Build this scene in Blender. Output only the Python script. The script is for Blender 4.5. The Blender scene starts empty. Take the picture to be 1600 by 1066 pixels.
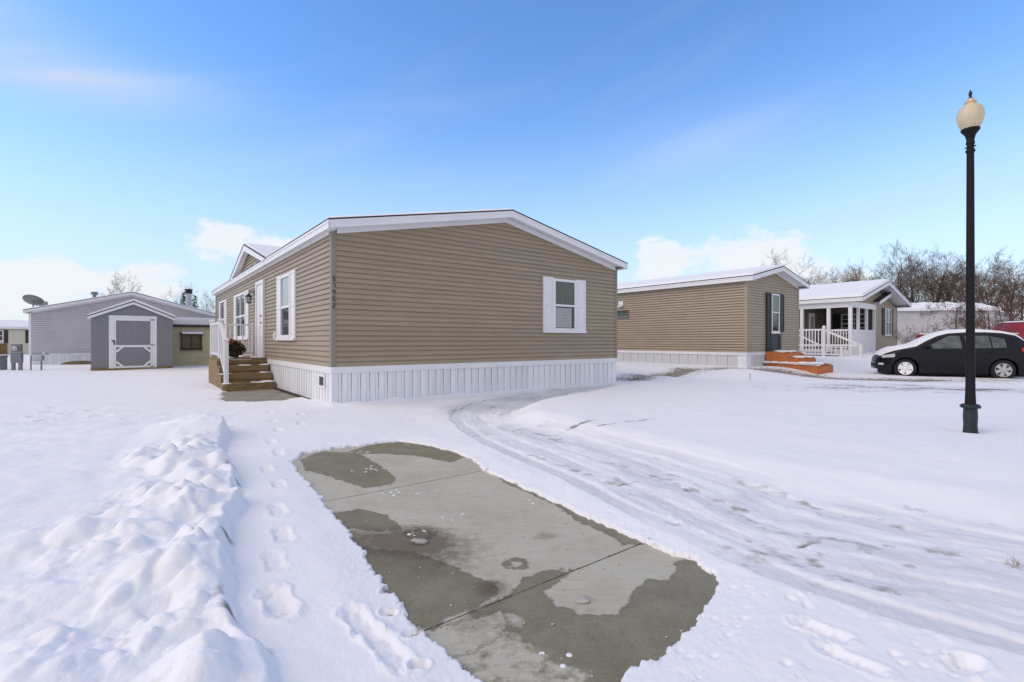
import bpy, bmesh, math, random
import numpy as np
from mathutils import Vector, Matrix, Quaternion

random.seed(7); RNG = np.random.default_rng(11)
scene = bpy.context.scene
COL = scene.collection
PI = math.pi
R = math.radians

# ---------------------------------------------------------------- camera, sky, sun, exposure
cam_d = bpy.data.cameras.new('camera'); cam = bpy.data.objects.new('camera', cam_d); COL.objects.link(cam)
cam.location = (0, 0, 1.26); cam.rotation_euler = (R(90), 0, 0)
cam_d.sensor_width = 36; cam_d.lens = 36*766/1600; cam_d.clip_start = .05; cam_d.clip_end = 3000
scene.camera = cam
scene.view_settings.view_transform = 'Standard'; scene.view_settings.look = 'None'
scene.view_settings.exposure = 0.14; scene.view_settings.gamma = 1; scene.view_settings.use_curve_mapping = False
scene.view_settings.use_white_balance = True; scene.view_settings.white_balance_temperature = 8350; scene.view_settings.white_balance_tint = 11   # camera set for the blue daylight of open shade
SUN_EL, SUN_AZ = R(42), math.atan2(-.80, -.28)          # azimuth from +Y towards +X
sun_dir = Vector((math.cos(SUN_EL)*math.sin(SUN_AZ), math.cos(SUN_EL)*math.cos(SUN_AZ), math.sin(SUN_EL)))
sd = bpy.data.lights.new('sun', 'SUN'); sun = bpy.data.objects.new('sun', sd); COL.objects.link(sun)
sd.energy = 1.3; sd.angle = R(60); sd.color = (1, .885, .74)
sun.rotation_euler = sun_dir.to_track_quat('Z', 'Y').to_euler()

def make_world():
    w = bpy.data.worlds.new('World'); scene.world = w; w.use_nodes = True
    nt = w.node_tree; nt.nodes.clear(); N = nt.nodes.new; L = nt.links.new
    def val(v):
        return v
    def m(op, a, b=None, c=None, clamp=False):
        n = N('ShaderNodeMath'); n.operation = op; n.use_clamp = clamp
        for i, v in enumerate((a, b, c)):
            if v is None: continue
            if isinstance(v, (int, float)): n.inputs[i].default_value = v
            else: L(v, n.inputs[i])
        return n.outputs[0]
    sky = N('ShaderNodeTexSky'); sky.sky_type = 'NISHITA'; sky.sun_disc = False
    sky.sun_elevation = SUN_EL; sky.sun_rotation = SUN_AZ
    sky.altitude = 0; sky.air_density = 1.0; sky.dust_density = .0; sky.ozone_density = 2.0
    hs = N('ShaderNodeHueSaturation'); hs.inputs['Saturation'].default_value = 1.31; hs.inputs['Hue'].default_value = .511
    hs.inputs['Value'].default_value = 1.95
    L(sky.outputs[0], hs.inputs['Color'])
    tc = N('ShaderNodeTexCoord'); sx = N('ShaderNodeSeparateXYZ'); L(tc.outputs['Generated'], sx.inputs[0])
    x, y, z = sx.outputs
    az = m('ARCTAN2', x, y); el = m('ARCSINE', z)
    # cloud noise on the direction, flattened so that heaps stand on the horizon
    cb = N('ShaderNodeCombineXYZ'); L(m('MULTIPLY', az, 1.0), cb.inputs[0]); L(m('MULTIPLY', el, 1.7), cb.inputs[1]); cb.inputs[2].default_value = 3.1
    n1 = N('ShaderNodeTexNoise'); n1.inputs['Scale'].default_value = 11; n1.inputs['Detail'].default_value = 9; n1.inputs['Roughness'].default_value = .6
    L(cb.outputs[0], n1.inputs['Vector'])
    ns = n1.outputs['Fac']
    # cumulus heaps: (azimuth, elevation, half width, half height, strength), all round the horizon
    heaps = [(-.80, .075, .10, .035, .55), (-.745, .105, .04, .03, .45), (-.66, .09, .06, .035, .48), (-.61, .10, .03, .025, .4), (-.53, .175, .06, .036, .62), (-.44, .165, .05, .028, .46), (-.40, .14, .05, .03, .36), (-.95, .03, .2, .05, .4),
             (.30, .125, .075, .05, .50), (.275, .17, .04, .03, .38), (.46, .18, .055, .045, .52), (.52, .14, .06, .04, .42), (.39, .15, .06, .035, .40), (.6, .09, .12, .04, .40),
             (1.3, .14, .14, .07, .5), (1.8, .1, .2, .07, .5), (2.4, .16, .15, .07, .5), (3.0, .1, .2, .06, .5), (-1.4, .12, .15, .07, .5), (-2.0, .15, .15, .07, .5), (-2.6, .1, .2, .06, .5)]
    tot = None
    for a, e, wa, we, k in heaps:
        da = m('DIVIDE', m('SUBTRACT', az, a), wa); de = m('DIVIDE', m('SUBTRACT', el, e), we)
        g = m('MULTIPLY', m('EXPONENT', m('MULTIPLY', m('ADD', m('MULTIPLY', da, da), m('MULTIPLY', de, de)), -1.0)), k)
        tot = g if tot is None else m('ADD', tot, g)
    cum = N('ShaderNodeMapRange'); cum.interpolation_type = 'SMOOTHSTEP'
    L(m('ADD', tot, m('MULTIPLY', m('MULTIPLY', m('SUBTRACT', ns, .5), 1.9), m('MULTIPLY', tot, 4.5, clamp=True))), cum.inputs['Value'])
    cum.inputs['From Min'].default_value = .20; cum.inputs['From Max'].default_value = .50
    # thin high wisps
    cb2 = N('ShaderNodeCombineXYZ'); L(m('ADD', m('MULTIPLY', az, .9), m('MULTIPLY', el, -1.3)), cb2.inputs[0]); L(m('MULTIPLY', m('ADD', el, m('MULTIPLY', az, -.22)), 3.4), cb2.inputs[1])
    n2 = N('ShaderNodeTexNoise'); n2.inputs['Scale'].default_value = 2.2; n2.inputs['Detail'].default_value = 8; n2.inputs['Roughness'].default_value = .5
    n2.inputs['Distortion'].default_value = .5
    L(cb2.outputs[0], n2.inputs['Vector'])
    wis = N('ShaderNodeMapRange'); wis.interpolation_type = 'SMOOTHSTEP'; L(n2.outputs['Fac'], wis.inputs['Value'])
    wis.inputs['From Min'].default_value = .48; wis.inputs['From Max'].default_value = .95; wis.inputs['To Max'].default_value = .30
    wsp = [(-.72, .38, .16, .035, .80), (-.86, .42, .12, .04, .5), (.38, .36, .16, .05, .33), (.72, .22, .2, .03, .4)]
    wt = None
    for a, e, wa, we, k in wsp:
        de0 = m('SUBTRACT', el, m('ADD', m('MULTIPLY', m('SUBTRACT', az, a), .12), e))
        da = m('DIVIDE', m('SUBTRACT', az, a), wa); de = m('DIVIDE', de0, we)
        g = m('MULTIPLY', m('EXPONENT', m('MULTIPLY', m('ADD', m('MULTIPLY', da, da), m('MULTIPLY', de, de)), -1.0)), k)
        wt = g if wt is None else m('ADD', wt, g)
    wsum = m('ADD', wis.outputs[0], m('MULTIPLY', wt, m('MULTIPLY', m('SUBTRACT', n2.outputs['Fac'], .30), 4.2, clamp=True)), clamp=True)
    # milky air low down
    hz = N('ShaderNodeMapRange'); hz.interpolation_type = 'SMOOTHSTEP'; L(el, hz.inputs['Value'])
    hz.inputs['From Min'].default_value = .44; hz.inputs['From Max'].default_value = -.02; hz.inputs['To Max'].default_value = .92
    SC = 1/.15/1.27
    def mix(f, a, b):
        n = N('ShaderNodeMix'); n.data_type = 'RGBA'
        L(f, n.inputs[0]); 
        if isinstance(a, tuple): n.inputs[6].default_value = (*a, 1)
        else: L(a, n.inputs[6])
        if isinstance(b, tuple): n.inputs[7].default_value = (*b, 1)
        else: L(b, n.inputs[7])
        return n.outputs[2]
    c = mix(hz.outputs[0], hs.outputs['Color'], (.52*SC, .77*SC, 1.27*SC))
    c = mix(wsum, c, (.62*SC, .84*SC, 1.26*SC))
    # broken cloud deck added out of view, overhead and behind, for soft neutral light
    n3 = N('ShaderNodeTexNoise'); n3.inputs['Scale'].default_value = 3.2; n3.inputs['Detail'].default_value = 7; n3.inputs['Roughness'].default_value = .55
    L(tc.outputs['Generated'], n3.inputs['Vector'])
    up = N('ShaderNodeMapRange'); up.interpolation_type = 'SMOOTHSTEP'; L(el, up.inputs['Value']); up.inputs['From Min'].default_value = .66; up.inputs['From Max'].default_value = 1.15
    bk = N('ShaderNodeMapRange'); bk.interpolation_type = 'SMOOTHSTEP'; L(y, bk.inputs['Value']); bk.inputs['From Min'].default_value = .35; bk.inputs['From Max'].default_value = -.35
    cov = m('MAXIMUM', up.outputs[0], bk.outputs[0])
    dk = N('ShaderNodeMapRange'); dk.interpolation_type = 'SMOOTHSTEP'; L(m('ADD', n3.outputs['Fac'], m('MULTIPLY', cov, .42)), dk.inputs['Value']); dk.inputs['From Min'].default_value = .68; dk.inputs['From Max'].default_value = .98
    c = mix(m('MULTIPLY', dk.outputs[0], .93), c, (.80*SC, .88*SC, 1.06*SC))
    c = mix(m('MULTIPLY', cum.outputs[0], .93), c, (.90*SC, 1.08*SC, 1.38*SC))
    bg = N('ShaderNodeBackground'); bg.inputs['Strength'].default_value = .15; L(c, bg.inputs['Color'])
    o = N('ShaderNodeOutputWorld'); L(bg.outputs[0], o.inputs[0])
make_world()

# ---------------------------------------------------------------- materials
def mat(name, col, rough=.6, var=.12, vscale=3., bump=0., bscale=60., metal=0., spec=.4, stretch=(1, 1, 1), dirt=None, coat=0., snowtop=None, tint=None):
    """Principled with two-scale colour variation, optional bump, optional dirt colour, optional real snow on upward faces."""
    mt = bpy.data.materials.new(name); mt.use_nodes = True
    nt = mt.node_tree; N = nt.nodes.new; L = nt.links.new
    b = nt.nodes['Principled BSDF']
    b.inputs['Roughness'].default_value = rough; b.inputs['Metallic'].default_value = metal
    b.inputs['Specular IOR Level'].default_value = spec; b.inputs['Coat Weight'].default_value = coat
    tc = N('ShaderNodeTexCoord'); mp = N('ShaderNodeMapping'); L(tc.outputs['Object'], mp.inputs[0]); mp.inputs['Scale'].default_value = stretch
    n = N('ShaderNodeTexNoise'); n.inputs['Scale'].default_value = vscale; n.inputs['Detail'].default_value = 6; n.inputs['Roughness'].default_value = .62
    L(mp.outputs[0], n.inputs['Vector'])
    cr = N('ShaderNodeValToRGB'); L(n.outputs['Fac'], cr.inputs[0])
    lo = tuple(max(0, c*(1-var)) for c in col); hi = tuple(min(1, c*(1+var)) for c in col)
    cr.color_ramp.elements[0].position = .28; cr.color_ramp.elements[1].position = .72
    cr.color_ramp.elements[0].color = (*lo, 1); cr.color_ramp.elements[1].color = (*hi, 1)
    out = cr.outputs[0]
    def mixc(f, a, colb):
        x = N('ShaderNodeMix'); x.data_type = 'RGBA'; L(f, x.inputs[0]); L(a, x.inputs[6]); x.inputs[7].default_value = (*colb, 1); return x.outputs[2]
    if dirt:
        n3 = N('ShaderNodeTexNoise'); n3.inputs['Scale'].default_value = dirt[1]; n3.inputs['Detail'].default_value = 8; n3.inputs['Roughness'].default_value = .7
        L(tc.outputs['Object'], n3.inputs['Vector'])
        mr = N('ShaderNodeMapRange'); L(n3.outputs['Fac'], mr.inputs[0]); mr.inputs[1].default_value = .52; mr.inputs[2].default_value = .78; mr.inputs[4].default_value = dirt[2]
        out = mixc(mr.outputs[0], out, dirt[0])
    if snowtop is not None:
        g = N('ShaderNodeNewGeometry'); s = N('ShaderNodeSeparateXYZ'); L(g.outputs['Normal'], s.inputs[0])
        mr = N('ShaderNodeMapRange'); L(s.outputs[2], mr.inputs[0]); mr.inputs[1].default_value = snowtop; mr.inputs[2].default_value = snowtop+.25
        out = mixc(mr.outputs[0], out, (.82, .82, .85))
    if name.endswith('tan_vinyl') or name.endswith('skirting_vinyl'):
        oi = N('ShaderNodeObjectInfo'); ov = N('ShaderNodeMapRange'); L(oi.outputs['Random'], ov.inputs[0]); ov.inputs[3].default_value = .93; ov.inputs[4].default_value = 1.05
        vm = N('ShaderNodeVectorMath'); vm.operation = 'SCALE'; L(out, vm.inputs[0]); L(ov.outputs[0], vm.inputs['Scale']); out = vm.outputs[0]
    L(out, b.inputs['Base Color'])
    if bump:
        n2 = N('ShaderNodeTexNoise'); n2.inputs['Scale'].default_value = bscale; n2.inputs['Detail'].default_value = 4
        L(mp.outputs[0], n2.inputs['Vector'])
        bp = N('ShaderNodeBump'); bp.inputs['Strength'].default_value = bump; bp.inputs['Distance'].default_value = .01
        L(n2.outputs['Fac'], bp.inputs['Height']); L(bp.outputs[0], b.inputs['Normal'])
    return mt

M = {}
M['tan'] = mat('tan_vinyl', (.35, .272, .19), .5, .07, 1.2, .12, 40, stretch=(1, 1, 6), dirt=((.20, .17, .13), 1.1, .25))
M['tan_light'] = mat('light_tan_vinyl', (.41, .325, .235), .5, .07, 1.2, .12, 40, stretch=(1, 1, 6), dirt=((.26, .20, .15), .9, .3))
M['post_tan'] = mat('tan_trim', (.25, .22, .175), .5, .06, 2)
M['white'] = mat('white_vinyl', (.78, .77, .78), .42, .04, 2.5, .05, 50, dirt=((.52, .51, .50), 2.2, .3))
M['skirt'] = mat('skirting_vinyl', (.80, .805, .83), .45, .06, 1.3, .05, 60, stretch=(1, 1, .3), dirt=((.42, .40, .36), 1.8, .35))
M['skirt_grey'] = mat('grey_skirting', (.60, .61, .62), .5, .08, 1.2, dirt=((.30, .27, .23), 1.2, .5))
M['shingle'] = mat('dark_shingle', (.035, .033, .035), .85, .25, 12, .4, 60)
M['black'] = mat('black_metal', (.012, .012, .014), .42, .2, 8, .05, 60)
M['pole'] = mat('pole_paint', (.010, .009, .011), .6, spec=.2, var=.3, vscale=6, bump=.1, bscale=40) if True else mat('pole_paint', (.014, .013, .016), .5, .3, 6, .1, 40, dirt=((.05, .04, .035), 5, .3))
M['polebase'] = mat('green_black_paint', (.012, .025, .026), .45, .3, 6, .1, 40, dirt=((.06, .05, .045), 5, .3))
M['glass'] = mat('window_glass', (.03, .036, .036), .05, .25, 1.5, spec=.7)
M['glass_green'] = mat('curtained_glass', (.075, .105, .085), .07, .2, 2.5, spec=.6, stretch=(8, 8, .3))
M['glass_pale'] = mat('pale_curtain_glass', (.30, .35, .335), .09, .12, 2.5, spec=.6, stretch=(8, 8, .3))
M['blind'] = mat('window_blind', (.42, .41, .40), .6, .1, 3)
M['wood'] = mat('treated_wood', (.25, .165, .08), .75, .35, 4, .35, 50, stretch=(1, 8, 8), dirt=((.09, .06, .03), 5, .6))
M['wood_grey'] = mat('weathered_wood', (.22, .17, .11), .8, .3, 4, .35, 50, stretch=(1, 6, 6))
M['orange'] = mat('orange_stained_wood', (.54, .165, .055), .65, .25, 2.5, .2, 40, stretch=(1, 6, 6), dirt=((.24, .10, .05), 3, .5))
M['navy'] = mat('dark_navy_paint', (.018, .028, .040), .4, .2, 3)
M['shutter'] = mat('dark_shutter', (.018, .019, .022), .5, .2, 5)
M['brown_shutter'] = mat('brown_shutter', (.045, .028, .026), .55, .2, 5)
M['grey_siding'] = mat('grey_vinyl', (.56, .535, .55), .5, .07, .9, stretch=(1, 1, 3), dirt=((.30, .29, .30), .9, .4))
M['shed'] = mat('shed_grey_paint', (.225, .222, .245), .7, .06, 3, .1, 30, stretch=(6, 6, .5))
M['yellow'] = mat('pale_yellow_vinyl', (.70, .615, .40), .55, .08, 1.2, stretch=(1, 1, 4), dirt=((.38, .34, .22), 1.5, .4))
M['cream'] = mat('cream_wall', (.62, .58, .47), .6, .06, 1)
M['brown'] = mat('brown_frame', (.075, .05, .035), .55, .2, 4)
M['brownglass'] = mat('curtained_brown_glass', (.20, .125, .08), .15, .3, 3, spec=.5)
M['brick'] = mat('brown_cladding', (.20, .11, .06), .8, .3, 6)
M['metal'] = mat('grey_metal', (.20, .205, .215), .45, .15, 5, metal=.3)
M['galv'] = mat('galvanised_metal', (.42, .43, .45), .4, .15, 4, metal=.6)
M['globe'] = mat('cream_globe', (.60, .50, .33), .3, .10, 5, spec=.5, stretch=(3, 3, .6), dirt=((.45, .40, .30), 3, .5))
M['bark'] = mat('bark', (.105, .082, .066), .9, .3, 5, .4, 40, stretch=(1, 1, .3), snowtop=.78)
M['twig'] = mat('twigs', (.135, .085, .056), .9, .35, .6, snowtop=.80)
M['twig_red'] = mat('reddish_twigs', (.14, .072, .052), .9, .35, .6, snowtop=.80)
M['leaf'] = mat('dead_leaves', (.12, .062, .04), .9, .4, 2)
M['evergreen'] = mat('evergreen', (.05, .055, .03), .9, .4, 2)
M['mum'] = mat('dried_flowers', (.33, .12, .06), .85, .4, 20)
M['mum_dark'] = mat('withered_leaves', (.075, .05, .032), .9, .5, 20)
M['pot'] = mat('dark_planter', (.05, .055, .05), .6, .2, 6)
M['car'] = mat('black_car_paint', (.006, .007, .011), .2, .2, 2, spec=.3, dirt=((.02, .02, .022), 1.5, .3))
M['carglass'] = mat('car_glass', (.085, .09, .085), .06, .75, 3.0, spec=.7)  # lighter blotches in the base colour stand in for reflections in the windows
M['tyre'] = mat('tyre_rubber', (.016, .016, .017), .85, .2, 20)
M['rim'] = mat('silver_rim', (.50, .51, .53), .35, .1, 10, metal=.5)
M['red'] = mat('red_truck_paint', (.30, .022, .02), .35, .12, 2)
M['redlight'] = mat('red_lens', (.62, .03, .02), .2, .1, 8)
M['lens'] = mat('clear_lens', (.55, .56, .58), .15, .15, 8)
M['cover'] = mat('beige_cover', (.36, .27, .17), .9, .15, 5)
M['mound'] = mat('tan_mound', (.16, .125, .075), .95, .3, 4, .5, 20)
M['stone'] = mat('stone', (.42, .39, .35), .9, .2, 15, .4, 30)
M['number'] = mat('black_number', (.02, .02, .02), .4)
M['hole'] = mat('dark_interior', (.02, .02, .02), .9)
M['soil'] = mat('wet_soil', (.05, .038, .028), .9, .4, 12, .5, 40)
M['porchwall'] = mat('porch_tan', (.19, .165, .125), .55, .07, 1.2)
M['grass'] = mat('dry_grass', (.30, .23, .11), .9, .3, 9)

def snow_mat(name, ground=False):
    mt = bpy.data.materials.new(name); mt.use_nodes = True
    nt = mt.node_tree; N = nt.nodes.new; L = nt.links.new; b = nt.nodes['Principled BSDF']
    b.inputs['Roughness'].default_value = .75; b.inputs['Specular IOR Level'].default_value = .2
    tc = N('ShaderNodeTexCoord')
    n = N('ShaderNodeTexNoise'); n.inputs['Scale'].default_value = 1.3; n.inputs['Detail'].default_value = 5; L(tc.outputs['Object'], n.inputs['Vector'])
    cr = N('ShaderNodeValToRGB'); L(n.outputs['Fac'], cr.inputs[0])
    cr.color_ramp.elements[0].color = (.80, .805, .84, 1); cr.color_ramp.elements[1].color = (.86, .86, .885, 1)
    out = cr.outputs[0]
    n2 = N('ShaderNodeTexNoise'); n2.inputs['Scale'].default_value = 70; n2.inputs['Detail'].default_value = 5; L(tc.outputs['Object'], n2.inputs['Vector'])
    bp = N('ShaderNodeBump'); bp.inputs['Strength'].default_value = .22; bp.inputs['Distance'].default_value = .012
    L(n2.outputs['Fac'], bp.inputs['Height'])
    if ground:
        def attr(nm):
            a = N('ShaderNodeAttribute'); a.attribute_name = nm; return a.outputs['Fac']
        def mixc(f, a, colb):
            x = N('ShaderNodeMix'); x.data_type = 'RGBA'; L(f, x.inputs[0]); L(a, x.inputs[6]); x.inputs[7].default_value = (*colb, 1); return x.outputs[2]
        out = mixc(attr('track'), out, (.62, .63, .68))
        out = mixc(attr('ice'), out, (.50, .56, .60))
        nd = N('ShaderNodeTexNoise'); nd.inputs['Scale'].default_value = 9; nd.inputs['Detail'].default_value = 8; L(tc.outputs['Object'], nd.inputs['Vector'])
        mm = N('ShaderNodeMath'); mm.operation = 'MULTIPLY_ADD'; L(nd.outputs['Fac'], mm.inputs[0]); mm.inputs[1].default_value = 1.4
        ma = N('ShaderNodeMath'); ma.operation = 'SUBTRACT'; L(attr('dirt'), ma.inputs[0]); ma.inputs[1].default_value = .7; L(ma.outputs[0], mm.inputs[2])
        mc = N('ShaderNodeMapRange'); L(mm.outputs[0], mc.inputs[0]); mc.inputs[1].default_value = .12; mc.inputs[2].default_value = .6
        mz = N('ShaderNodeMath'); mz.operation = 'MULTIPLY'; L(mc.outputs[0], mz.inputs[0])
        gt = N('ShaderNodeMath'); gt.operation = 'GREATER_THAN'; L(attr('dirt'), gt.inputs[0]); gt.inputs[1].default_value = .02; L(gt.outputs[0], mz.inputs[1])
        out = mixc(mz.outputs[0], out, (.25, .22, .185))
    L(out, b.inputs['Base Color']); L(bp.outputs[0], b.inputs['Normal'])
    return mt
M['snow'] = snow_mat('snow'); M['ground'] = snow_mat('ground_snow', True)

def concrete_mat():
    mt = bpy.data.materials.new('pad_concrete'); mt.use_nodes = True
    nt = mt.node_tree; N = nt.nodes.new; L = nt.links.new; b = nt.nodes['Principled BSDF']
    tc = N('ShaderNodeTexCoord')
    def attr(nm):
        a = N('ShaderNodeAttribute'); a.attribute_name = nm; return a.outputs['Fac']
    def noise(s, d=6, r=.6, mp=None):
        n = N('ShaderNodeTexNoise'); n.inputs['Scale'].default_value = s; n.inputs['Detail'].default_value = d; n.inputs['Roughness'].default_value = r
        L(mp or tc.outputs['Object'], n.inputs['Vector']); return n.outputs['Fac']
    def rng(f, a, c, to=1.):
        n = N('ShaderNodeMapRange'); L(f, n.inputs[0]); n.inputs[1].default_value = a; n.inputs[2].default_value = c; n.inputs[4].default_value = to; return n.outputs[0]
    def madd(a, k, c):
        n = N('ShaderNodeMath'); n.operation = 'MULTIPLY_ADD'; L(a, n.inputs[0]); n.inputs[1].default_value = k
        if isinstance(c, float): n.inputs[2].default_value = c
        else: L(c, n.inputs[2])
        return n.outputs[0]
    def mixc(f, a, colb):
        x = N('ShaderNodeMix'); x.data_type = 'RGBA'; L(f, x.inputs[0])
        if isinstance(a, tuple): x.inputs[6].default_value = (*a, 1)
        else: L(a, x.inputs[6])
        if isinstance(colb, tuple): x.inputs[7].default_value = (*colb, 1)
        else: L(colb, x.inputs[7])
        return x.outputs[2]
    mp = N('ShaderNodeMapping'); L(tc.outputs['Object'], mp.inputs[0]); mp.inputs['Scale'].default_value = (1, 14, 1)
    dry = mixc(rng(noise(1.6, 8, .65), .3, .7), (.46, .43, .345), (.565, .535, .44))
    dry = mixc(rng(noise(5, 5, .6, mp.outputs[0]), .35, .75, .35), dry, (.25, .235, .20))
    dry = mixc(rng(noise(120, 3, .5), .60, .7, .6), dry, (.22, .20, .165)); dry = mixc(rng(noise(9, 9, .75), .50, .74, .45), dry, (.30, .265, .21))
    wet = mixc(rng(noise(4, 8, .7), .3, .7), (.18, .158, .10), (.275, .245, .165))
    wet = mixc(rng(noise(110, 4, .6), .56, .72, .7), wet, (.34, .31, .24))
    wet = mixc(rng(noise(80, 4, .6), .56, .7, .7), wet, (.085, .072, .05)); wet = mixc(rng(noise(13, 9, .75), .52, .78, .4), wet, (.11, .09, .062))
    edge = madd(noise(12, 9, .66), .13, -.065)
    e = N('ShaderNodeMath'); e.operation = 'ADD'; L(edge, e.inputs[0]); L(attr('wet'), e.inputs[1])
    wm = rng(e.outputs[0], -.010, .014)
    mott = madd(noise(11, 9, .72), 1.0, attr('mottle'))
    wm2 = N('ShaderNodeMath'); wm2.operation = 'SUBTRACT'; L(wm, wm2.inputs[0])
    L(rng(mott, 1.12, 1.28), wm2.inputs[1]); wm2.use_clamp = True
    col = mixc(wm2.outputs[0], dry, wet)
    rim = N('ShaderNodeMath'); rim.operation = 'COMPARE'; L(e.outputs[0], rim.inputs[0]); rim.inputs[1].default_value = .006; rim.inputs[2].default_value = .009
    rk = N('ShaderNodeMath'); rk.operation = 'MULTIPLY'; L(rim.outputs[0], rk.inputs[0]); rk.inputs[1].default_value = .35
    col = mixc(rk.outputs[0], col, (.09, .08, .058))
    st = madd(noise(16, 9, .7), 1.0, attr('stain'))
    col = mixc(rng(st, .72, 1.2, .8), col, (.10, .07, .042))
    st2 = madd(noise(40, 6, .7), .9, attr('darkspot'))
    col = mixc(rng(st2, 1.0, 1.25, .95), col, (.03, .022, .014))
    L(col, b.inputs['Base Color'])
    rr = N('ShaderNodeMapRange'); L(wm2.outputs[0], rr.inputs[0]); rr.inputs[3].default_value = .85; rr.inputs[4].default_value = .5; L(rr.outputs[0], b.inputs['Roughness'])
    b.inputs['Specular IOR Level'].default_value = .3
    bp = N('ShaderNodeBump'); bp.inputs['Strength'].default_value = .35; bp.inputs['Distance'].default_value = .006
    L(noise(90, 6, .7), bp.inputs['Height']); L(bp.outputs[0], b.inputs['Normal'])
    return mt
M['concrete'] = concrete_mat()

# ---------------------------------------------------------------- mesh helpers
class MB:
    def __init__(s): s.v = []; s.f = []
    def add(s, vs, fs):
        o = len(s.v); s.v += [tuple(p) for p in vs]; s.f += [tuple(i+o for i in f) for f in fs]; return s
    def box(s, x0, x1, y0, y1, z0, z1):
        return s.add([(x0, y0, z0), (x1, y0, z0), (x1, y1, z0), (x0, y1, z0), (x0, y0, z1), (x1, y0, z1), (x1, y1, z1), (x0, y1, z1)],
                     [(0, 3, 2, 1), (4, 5, 6, 7), (0, 1, 5, 4), (1, 2, 6, 5), (2, 3, 7, 6), (3, 0, 4, 7)])
    def loft(s, rings, cap=True, closed=True):
        n = len(rings[0]); vs = [p for r in rings for p in r]; fs = []
        for i in range(len(rings)-1):
            for j in range(n if closed else n-1):
                k = (j+1) % n
                fs.append((i*n+j, i*n+k, (i+1)*n+k, (i+1)*n+j))
        if cap: fs += [tuple(range(n))[::-1], tuple((len(rings)-1)*n+j for j in range(n))]
        return s.add(vs, fs)
    def prism(s, poly, d0, d1, axis='y'):
        """poly of (p, q) swept along an axis from d0 to d1: axis y -> (p, d, q); x -> (d, p, q); z -> (p, q, d)"""
        g = {'y': lambda p, d: (p[0], d, p[1]), 'x': lambda p, d: (d, p[0], p[1]), 'z': lambda p, d: (p[0], p[1], d)}[axis]
        return s.loft([[g(p, d0) for p in poly], [g(p, d1) for p in poly]])
    def tube(s, pts, rad, n=8):
        pts = [Vector(p) for p in pts]; rs = rad if isinstance(rad, (list, tuple)) else [rad]*len(pts)
        rings = []; up = Vector((0, 0, 1))
        for i, p in enumerate(pts):
            d = (pts[min(i+1, len(pts)-1)]-pts[max(i-1, 0)]).normalized()
            a = d.cross(up if abs(d.z) < .95 else Vector((1, 0, 0))).normalized(); b = d.cross(a)
            rings.append([p+(a*math.cos(2*PI*k/n)+b*math.sin(2*PI*k/n))*rs[i] for k in range(n)])
        return s.loft(rings)
    def bar(s, p, q, w, h):
        """rectangular bar from p to q, width w across, height h"""
        p, q = Vector(p), Vector(q); d = (q-p).normalized()
        a = d.cross(Vector((0, 0, 1))); a = a.normalized() if a.length > 1e-4 else Vector((1, 0, 0)); b = a.cross(d).normalized()
        o = [a*w/2*sx+b*h/2*sy for sx, sy in ((-1, -1), (1, -1), (1, 1), (-1, 1))]
        return s.loft([[p+k for k in o], [q+k for k in o]])
    def lathe(s, prof, c=(0, 0, 0), n=20):
        return s.loft([[(c[0]+r*math.cos(2*PI*k/n), c[1]+r*math.sin(2*PI*k/n), c[2]+z) for k in range(n)] for r, z in prof])
    def blob(s, c, r, seed=0, sub=2, sq=(1, 1, 1), amp=.25):
        bm = bmesh.new(); bmesh.ops.create_icosphere(bm, subdivisions=sub, radius=1); rr = random.Random(seed)
        k = [Vector((rr.uniform(-1, 1), rr.uniform(-1, 1), rr.uniform(-1, 1)))*2.2 for _ in range(4)]
        vs = []
        for v in bm.verts:
            f = 1+amp*sum(math.sin(v.co.dot(q)+i*1.7) for i, q in enumerate(k))/2
            vs.append((c[0]+v.co.x*r*f*sq[0], c[1]+v.co.y*r*f*sq[1], c[2]+v.co.z*r*f*sq[2]))
        fs = [tuple(v.index for v in f.verts) for f in bm.faces]; bm.free()
        return s.add(vs, fs)
    def mesh(s, name, m, smooth=False, bevel=0):
        me = bpy.data.meshes.new(name); me.from_pydata(s.v, [], s.f)
        bm = bmesh.new(); bm.from_mesh(me); bmesh.ops.recalc_face_normals(bm, faces=bm.faces)
        if bevel: bmesh.ops.bevel(bm, geom=bm.edges, offset=bevel, segments=2, affect='EDGES', profile=.6)
        bm.to_mesh(me); bm.free()
        me.materials.append(M[m] if isinstance(m, str) else m)
        if smooth:
            for p in me.polygons: p.use_smooth = True
            try: me.set_sharp_from_angle(angle=R(40))
            except Exception: pass
        return me
    def build(s, name, m, parent=None, smooth=False, bevel=0, **kw):
        return link(name, s.mesh(name, m, smooth, bevel), parent, **kw)

def link(name, me, parent=None, loc=None, label=None, cat=None, group=None, kind=None, rotz=None):
    o = bpy.data.objects.new(name, me); COL.objects.link(o)
    if parent: o.parent = parent
    if loc: o.location = loc
    if rotz is not None: o.rotation_euler = (0, 0, rotz)
    tag(o, label, cat, group, kind)
    return o
def tag(o, label=None, cat=None, group=None, kind=None):
    for k, v in (('label', label), ('category', cat), ('group', group), ('kind', kind)):
        if v: o[k] = v
    return o
def thing(name, label, cat, loc=(0, 0, 0), rotz=0, group=None):
    return link(name, None, None, loc, label, cat, group, rotz=rotz)
def copy_tree(o, parent=None):
    c = o.copy(); COL.objects.link(c)
    if parent: c.parent = parent
    for ch in list(o.children): copy_tree(ch, c)
    return c

TH = math.atan2(766, 990); CT, ST = math.cos(TH), math.sin(TH)     # the homes share one street grid
def ab(a, b, z=0): return (a*CT-b*ST, a*ST+b*CT, z)

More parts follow.
